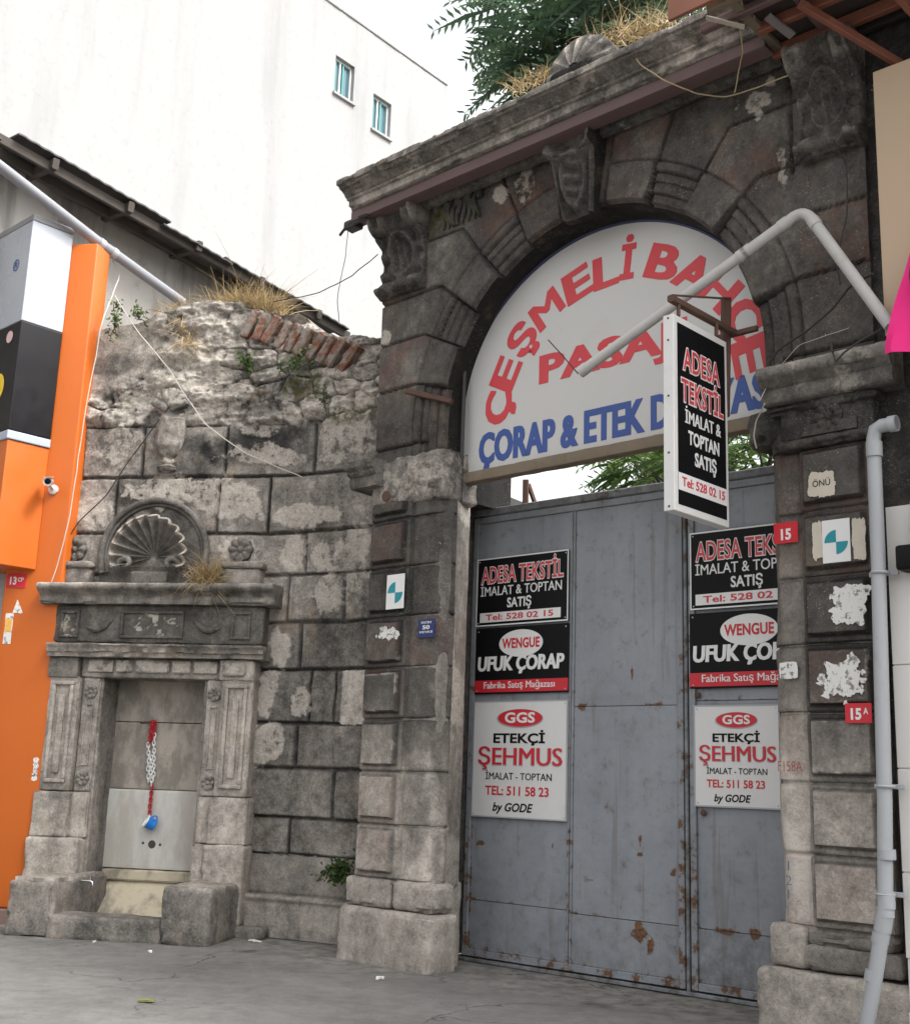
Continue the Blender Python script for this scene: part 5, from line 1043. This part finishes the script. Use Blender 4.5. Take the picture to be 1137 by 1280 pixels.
rs = thing('courtyard_roof', (a+b_)/2, 'dark sheet roof corner seen through the gap above the gate', 'roof'); mb.rbox(lambda u, w, z: np.multiply.outer(u, (b_-a))+np.multiply.outer(w, A(.5, .86, 0))+np.multiply.outer(np.asarray(z)-.25*np.asarray(u), A(0, 0, 1))+a, -.6, 1.1, -.6, 2, -.02, .08, None, .01); mb.build('roof_sheet', DARKM, rs, False)
mb = MB(); mb.bar(far(657, 600, 12.2), far(657, 680, 12.2)-A(0, 0, 3), .06); mb.bar(far(660, 605, 12.2), far(672, 640, 12.2), .04); mb.build('roof_post', RUSTY, rs, False)

# ------------------------------------------------------------------ right hand neighbour: panels, awning, pipes, cloth
nb = thing('neighbour_shop', G(5, .1, 0), 'neighbouring shop with beige upper panel and pale grey cladding at the right edge', 'shop')
mb = MB(); mb.rbox(G, 4.17, 8, -1.0, -.02, 0, 7.0, .25, .01, .01, 91); mb.build('old_wall', STONE, nb, tone=tone_f(.20, .12))
mb = MB(); mb.rbox(G, 4.36, 8, .12, .26, 4.52, 6.47, None, .006); mb.build('beige_panel', BEIGE, nb, False)
mb = MB(); zj = [.60, 1.10, 1.72, 2.36, 2.95, 3.39]
for i, (z0, z1) in enumerate(zip([-.0]+zj[:-1], zj)):
    if i == 0: continue
    mb.rbox(G, 4.265, 8, .0, .16, z0+.004, z1-.004, None, .004)
mb.rbox(G, 4.27, 8, -.01, .15, .0, 3.38, None, .003); mb.build('cladding', TILE, nb, False)
mb = MB(); mb.rbox(G, 4.34, 8, .0, .34, -.03, .33, None, .012); mb.build('base_step', TILE, nb, False)
rl = thing('round_wall_lamp', G.at(1137, 650, .3), 'white oval wall lamp cut off by the right edge of the picture', 'lamp')
c_0 = G.at(1178, 650, .20)
mb = MB(); mb.lathe(c_0, [(.0, .16), (.10, .15), (.17, .11), (.20, .05), (.20, 0), (.0, 0)], G.n, 28); o = mb.build('lamp_shade', WHITEP, rl); o.data.transform(Matrix.Translation(Vector(c_0)-Vector(rl.location)) @ Matrix.Diagonal((1, 1, 1.6, 1)) @ Matrix.Translation(-(Vector(c_0)-Vector(rl.location))))
mb = MB(); mb.lathe(c_0-G.n*.10, [(.10, 0), (.10, .1)], G.n, 20); mb.rbox(G, *[G.uz(1137, 695, .2)[0]+k for k in (-.06, .15)], .1, .3, *[G.uz(1137, 695, .2)[1]+k for k in (-.10, .06)], None, .02); mb.build('lamp_base', BLACKP, rl)
aw = thing('timber_awning', G(4.4, .8, 7.0), 'broken awning of red brown timber beams and dark boards over the top right corner', 'awning')
def beam(a, b, th, wd, mat, name): mb = MB(); mb.bar(a, b, th, wd); return mb.build(name, mat, aw, False)
mb = MB()
for i in range(6): mb.rbox(G, 3.56+.02*(i % 3), 8, -.12+.185*i, -.12+.185*i+.178, 7.06+.012*(i % 2), 7.09+.012*(i % 2), None, .004)
mb.build('board_deck', plain('black_brown_boards', (.045, .034, .029), .85, .4, 6), aw, False)
FASC = plain('red_brown_fascia', (.24, .10, .065), .75, .3, 5, dirt=(.12, .06, .045), dsc=4)
mb = MB(); mb.rbox(G, 3.19, 8, 1.0, 1.035, 6.99, 7.32, None, .006); mb.build('fascia_board', FASC, aw, False)
for (u0, w_, z_, th, m_) in ((3.57, .17, 7.0, .10, WOOD), (3.3, .74, 7.02, .07, BEAM), (3.62, .48, 7.02, .09, WOOD), (3.45, .90, 7.03, .06, OLDWOOD)): beam(G(u0, w_, z_), G(8, w_, z_+.01), th, .06, m_, 'long_beam')
for u_, m_ in ((3.60, OLDWOOD), (3.98, BEAM), (4.62, WOOD), (5.3, WOOD)): beam(G(u_, .02, 7.025), G(u_+.04, 1.0, 7.035), .05, .07, m_, 'cross_beam')
beam(G.at(998, 4, .62), G.at(1124, 80, .06), .06, .05, WOOD, 'strut'); beam(G.at(1100, -30, .62), G.at(1180, 60, .06), .06, .05, WOOD, 'strut')
beam(G.at(882, 22, .86), G.at(930, 34, .72), .012, .05, plain('pale_splinter', (.42, .38, .32), .8), 'loose_board')
beam(G.at(958, 20, .60), G.at(990, 45, .40), .02, .07, plain('pale_board', (.16, .15, .145), .8, .3), 'loose_board')
beam(G(3.62, .06, 7.0), G(8, .06, 7.0), .12, .05, plain('black_ledger', (.02, .017, .015), .9), 'wall_plate')
pk = thing('pink_cloth', G.at(1122, 380, .5), 'bright pink cloth with dark print hanging at the right edge', 'cloth')
cp_ = [(1145, 285), (1135, 305), (1120, 365), (1105, 432), (1128, 438), (1160, 450), (1230, 440), (1230, 285)]
cq = [G.uz(x, y, .45) for x, y in cp_]; m, n = 30, 30; zt_, zb_ = cq[1][1], min(cq[3][1], cq[4][1]); tq = np.linspace(0, 1, m); X = np.zeros((m, n, 3))
for i, t in enumerate(tq):
    z = zt_+.1+(zb_-zt_-.1)*t; ul = np.interp(-z, [-cq[0][1], -cq[1][1], -cq[2][1], -cq[3][1]], [cq[0][0], cq[1][0], cq[2][0], cq[3][0]]); u = np.linspace(ul, 6, n); X[i] = G(u, .42+.05*np.sin(u*11+t*2)*t+.02*np.sin(u*27), z-.05*np.sin(np.linspace(0, 3, n))*t)
mb = MB(); mb.grid(X); mb.grid((X-G.n*.006)[::-1]); mb.build('cloth_sheet', PINK, pk)
mb = MB(); u, z = G.uz(1158, 340, .5)
for k in range(4): mb.tube([G(u+(.04+.022*k)*math.cos(t), .50, z+(.04+.025*k)*math.sin(t)*1.4) for t in np.linspace(1.2, 4.6, 16)], .010, 6)
mb.build('dark_print', WIRED, pk)

dp = thing('downpipe', G(4.2, .26, 0), 'grey plastic downpipe with an elbow running down the right pillar', 'pipe')
P_ = [G.uz(x, y, .26) for x, y in ((1091, 552), (1097, 700), (1105, 1000), (1106, 1130), (1104, 1155), (1094, 1220), (1082, 1290))]; e = G.uz(1091, 545, .26)
pts = [G(e[0]+.16, .26, e[1]+.06), G(e[0]+.06, .26, e[1]+.06), G(e[0]+.015, .26, e[1]+.04), G(e[0], .26, e[1]-.02)]+[G(u, .26 if i < 4 else .27, z) for i, (u, z) in enumerate(P_)]
mb = MB(); mb.tube(pts, .046, 18); mb.build('pipe', PVC, dp)
for x, y, l in ((1092, 562, .05), (1108, 1068, .03), (1107, 1125, .05), (1106, 1140, .03), (1104, 1152, .06), (1100, 1172, .03), (1091, 1220, .03)):
    u, z = G.uz(x, y, .265); dd = A(*(G(P_[-1][0], 0, P_[-1][1])-G(P_[-2][0], 0, P_[-2][1]))) if y > 1150 else A(0, 0, 1.); dd /= np.linalg.norm(dd); q = G(u, .265, z); mb = MB(); mb.tube([q-dd*l, q+dd*l], .053, 18); mb.build('collar', PVC, dp)
mb = MB(); mb.tube([pts[0]-G.u*.05, pts[0]], .054, 18); mb.build('collar', PVC, dp)
for x, y in ((1099, 716), (1106, 983), (1106, 1118)):
    u, z = G.uz(x, y, .26); mb = MB(); mb.bar(G(u-.09, .21, z), G(u+.10, .21, z), .03, .02); mb.tube([G(u+.052*math.cos(t), .26+.052*math.sin(t), z) for t in np.linspace(-.3, 3.5, 14)], .010, 6); mb.build('pipe_clip', PVC, dp)
wp = thing('slanting_drainpipe', G.at(1008, 260, .3), 'long white plastic drainpipe reaching out across the arch with a bend at its upper end', 'pipe')
a, b_, c = G.at(724, 466, .62), G.at(1005, 262, .30), G.at(1112, 408, .34); d1 = (a-b_)/np.linalg.norm(a-b_); d2 = (c-b_)/np.linalg.norm(c-b_)
bend = [(1-t)**2*(b_+d1*.13)+2*t*(1-t)*(b_+A(0, 0, .02))+t*t*(b_+d2*.13) for t in np.linspace(0, 1, 8)]
mb = MB(); mb.tube([a+(b_+d1*.13-a)*t for t in np.linspace(0, .97, 8)]+bend+[b_+d2*.13+(c-b_-d2*.13)*t for t in np.linspace(.05, 1, 6)], .041, 16); mb.build('pipe', PVCW, wp)
for q, dd in ((b_+d1*.17, d1), (b_+d2*.15, d2), (b_+(a-b_)*.26, d1), (b_+(a-b_)*.24, d1), (a-d1*.04, d1)): mb = MB(); mb.tube([q-dd*.035, q+dd*.035], .047, 16); mb.build('collar', PVCW, wp)

# ------------------------------------------------------------------ wires
def wire(name, pts, r, mat, label, sag=0., cat='wire', n=14):
    pts = np.array(pts); t = np.linspace(0, len(pts)-1, n*(len(pts)-1)+1); X = np.stack([np.interp(t, range(len(pts)), pts[:, k]) for k in range(3)], 1)
    for _ in range(3): X[1:-1] = (X[:-2]+2*X[1:-1]+X[2:])/4
    if sag: X[:, 2] -= sag*np.sin(np.linspace(0, math.pi, len(X)))
    X[1:-1] += (np.stack([fbm(X[1:-1], 3, 3, k) for k in range(3)], 1)-.5)*.03
    mb = MB(); mb.tube(X, r*.62, 6); tag(mb.build(name, mat, None), label, cat)
fp = lambda px, py, w=.12: (lambda s_z: A(*(FP.pos(np.array(s_z[0]))+FP.nrm(np.array(s_z[0]))*w), s_z[1]))(FP.hit(px, py))
wire('cable', [SH.at(138, 318, 1.1), SH.at(150, 345, 1.0), OR.at(128, 405, .08), OR.at(118, 450, .08), OR.at(100, 560, .08), OR.at(85, 660, .08), OR.at(64, 730, .08)], .010, WIREL, 'pale cable hanging down along the edge of the orange pilaster')
wire('cable', [fp(205, 528), fp(170, 575), fp(140, 622), fp(105, 655), fp(76, 702)], .011, WIRED, 'dark rope slanting across the wall above the fountain shell')
wire('cable', [fp(158, 382, .3), fp(185, 425, .25), fp(222, 472, .2), fp(262, 535, .15), fp(310, 570, .13), fp(385, 600, .12)], .009, WIREL, 'pale wire slanting down across the ruined wall')
wire('cable', [fp(345, 382, .1), far(400, 366, 12.2), far(440, 345, 11.6), far(472, 318, 11.2)], .008, WIRED, 'thin dark wire spanning from the shed roof to the arch')
wire('cable', [G.at(436, 276, .3), G.at(430, 330, .3), far(421, 372, 11.8), far(424, 402, 12.0)], .006, WIRED, 'thin dark wire dangling from the end of the steel beam')
wire('cable', [G.at(776, 50, .6), G.at(800, 82, .5), G.at(830, 102, .45), G.at(870, 118, .25), G.at(905, 121, .12), G.at(950, 108, .12), G.at(992, 92, .2)], .009, WIREY, 'yellowed wire drooping under the cornice to the right scroll')
wire('cable', [G.at(925, 35, .7), G.at(928, 62, .5), G.at(922, 85, .3), G.at(917, 116, .2)], .008, WIREY, 'short yellowed wire hanging from the awning boards')
wire('cable', [G.at(966, 468, .1), G.at(962, 452, .14), G.at(972, 438, .14), G.at(1010, 412, .14), G.at(1040, 385, .16), G.at(1062, 360, .2), G.at(1090, 342, .3)], .014, WIRED, 'thick black cable curving over the right impost of the arch')
wire('cable', [G.at(955, 505, .28), G.at(945, 525, .2), G.at(942, 545, .15), G.at(945, 560, .1)], .009, WIREL, 'short pale cable loop below the right impost')
wire('cable', [G.at(1042, 175, .25), G.at(1058, 205, .12), G.at(1057, 270, .12), G.at(1045, 330, .15), G.at(1050, 355, .2)], .009, WIRED, 'dark cable hanging from the right carved scroll')
wire('cable', [G.at(1040, 440, .3), G.at(1036, 428, .28), G.at(1045, 452, .3), G.at(1055, 440, .3), G.at(1075, 425, .28), G.at(1110, 405, .3)], .012, WIRED, 'tangled black cable lying on the right impost')
wire('cable', [G.at(950, 500, .27), G.at(965, 470, .1), G.at(1000, 430, .12), G.at(1060, 410, .3)], .004, WIREL, 'very thin pale wire above the right impost')

# ------------------------------------------------------------------ dry grass, weeds, litter
def tuft(base_pts, name, label, cat, mat, seed, n, L, lean=.5, r=.0045, group=None, ctr=None, down=0.):
    rng = np.random.default_rng(seed); V, Fq, lv = [], [], []; k = 0
    for i in range(n):
        j = rng.integers(len(base_pts)-1) if len(base_pts) > 1 else 0; t = rng.random(); b = base_pts[j] if len(base_pts) == 1 else base_pts[j]*(1-t)+base_pts[j+1]*t
        b = b+rng.normal(size=3)*A(.05, .05, .02); d = rng.normal(size=3)*lean; d[2] = abs(rng.normal(1, .3))*(1 if rng.random() > down else -.5); d /= np.linalg.norm(d); l = rng.uniform(*L)*(1+.4*rng.normal()*.5); side = np.cross(d, rng.normal(size=3)); side /= np.linalg.norm(side); be = rng.normal(size=3)*A(1, 1, .2)*.35*l-A(0, 0, .22*l); c_v = np.clip(rng.normal(.55, .25), 0, 1); m = 4
        for q in range(m+1):
            tq = q/m; p = b+d*l*tq+be*tq*tq; w_ = r*(1-.8*tq); V += [p-side*w_, p+side*w_]; lv += [c_v]*2
            if q: Fq.append((k+2*q-2, k+2*q-1, k+2*q+1, k+2*q))
        k += 2*(m+1)
    mb = MB(); mb.add(V, Fq, leaf=np.array(lv)); tag(mb.build(name, mat, None, False), label, cat, group)
GG = 'dry grass tufts on the old masonry'
tuft([fp(196, 392, -.1), fp(225, 388, -.1), fp(250, 386, -.1)], 'dry_grass', 'dry grass tuft at the lower end of the grey rain pipe', 'grass tuft', GRASSD, 1, 260, (.12, .3), .7, group=GG)
tuft([fp(268, 384, -.1), fp(300, 382, -.1), fp(330, 388, -.1), fp(348, 396, -.1)], 'dry_grass', 'big clump of dry straw on top of the ruined wall beside the bricks', 'grass tuft', GRASSD, 2, 900, (.18, .48), .55, group=GG)
tuft([fp(225, 400, .05), fp(238, 425, .1), fp(245, 440, .1)], 'dry_grass', 'dry roots and grass hanging on the face of the ruined wall', 'grass tuft', GRASSD, 6, 130, (.1, .3), .6, group=GG, down=.8)
tuft([FW(-.62, .30, 3.50), FW(-.45, .33, 3.50), FW(-.52, .16, 3.62)], 'dry_grass', 'dry grass tuft on the fountain cornice beside the shell', 'grass tuft', GRASSD, 3, 420, (.12, .34), .6, group=GG, down=.35)
gp_ = lambda px, py, w=.22: G.at(px, py, w)
tuft([gp_(640, 118), gp_(665, 104), gp_(688, 94)], 'dry_grass', 'dry grass tuft on the cornice left of the stone shell', 'grass tuft', GRASSD, 4, 130, (.08, .24), .7, group=GG)
tuft([gp_(745, 66), gp_(775, 50), gp_(805, 42), gp_(838, 32)], 'dry_grass', 'tall dry grass on the cornice right of the stone shell', 'grass tuft', GRASSD, 5, 300, (.10, .36), .9, group=GG)
def weed(c, rad, n, sz, label, seed, name='weed', stems=5, mat=GREEN, cat='plant'):
    rng = np.random.default_rng(seed); r = thing(name, c, label, cat, 'green weeds on the walls'); mb = MB()
    tips = [A(*c)+rng.normal(size=3)*A(.6, .6, 1.2)*rad+A(0, 0, .2*rad) for _ in range(stems)]
    for t in tips: mb.tube([A(*c)-A(0, 0, rad*.6), (A(*c)+t)/2, t], [.007, .005, .003], 6)
    mb.build('stem', BARK, r); V, Fq, lv = [], [], []
    for i in range(n):
        t = tips[rng.integers(stems)]; p = A(*c)+(t-A(*c))*rng.random()+rng.normal(size=3)*rad*.30; d = rng.normal(size=3)-fw_*.4; d /= np.linalg.norm(d); s_ = np.cross(d, rng.normal(size=3)); s_ /= np.linalg.norm(s_); l = sz*rng.uniform(.6, 1.3); k = len(V)
        V += [p, p+d*l*.5+s_*l*.28, p+d*l, p+d*l*.5-s_*l*.28]; Fq.append((k, k+1, k+2, k+3)); lv += [np.clip(rng.normal(.5, .28), 0, 1)]*4
    m2 = MB(); m2.add(V, Fq, leaf=np.array(lv)); m2.build('foliage', mat, r, False)
weed(fp(438, 1092, .20), .115, 650, .05, 'green weed bush growing in the corner between wall and left pillar plinth', 1, 'weed_bush', 12)
weed(fp(315, 460, .12), .11, 170, .05, 'small green weed high in the ruined wall left of the bricks', 2); weed(fp(375, 458, .12), .13, 150, .045, 'yellowish green weed below the bricks of the ruined wall', 3)
weed(fp(150, 408, .12), .12, 130, .05, 'dark green weed at the left end of the ruined wall', 4); weed(fp(180, 398, .12), .10, 90, .045, 'thin weed near the rain pipe on the ruined wall', 5); weed(fp(412, 500, .12), .09, 90, .04, 'small green weed on the ruined wall beside the arch pillar', 6)
def litter(px, py, s, mat, label, seed, name='litter'):
    rng = np.random.default_rng(seed); c = gnd(px, py); n = 9; mb = MB(); th = np.linspace(0, 6.28, n, endpoint=False); rr = s*(1+.4*rng.normal(size=n)); top = [c+A(r*math.cos(t)*1.3, r*math.sin(t), .012+.018*rng.random()) for r, t in zip(rr, th)]
    mb.add(top+[c+A(0, 0, .03)]+[q-A(0, 0, .012) for q in top], [(i, (i+1) % n, n) for i in range(n)]+[(i, n+1+i, n+1+(i+1) % n, (i+1) % n) for i in range(n)]); tag(mb.build(name, mat, None, False), label, 'litter', 'litter on the pavement')
LEAFP = plain('green_paper', (.36, .42, .25), .8, .3, 20)
litter(18, 1166, .055, LEAFP, 'pale green scrap on the ground before the left basin block', 1); litter(185, 1254, .035, plain('yellow_leaf', (.16, .17, .05), .8, .3, 20), 'yellow green leaf lying on the asphalt in front of the fountain', 2, 'fallen_leaf')
litter(316, 1178, .035, WPAPER, 'white scrap on the ground between fountain and left pillar', 3); litter(118, 1180, .016, WPAPER, 'tiny white scrap in front of the basin kerb', 4); litter(188, 1192, .014, WPAPER, 'tiny white scrap in front of the right basin block', 5); litter(475, 1225, .018, WPAPER, 'tiny pale crumb below the left pillar plinth', 6)
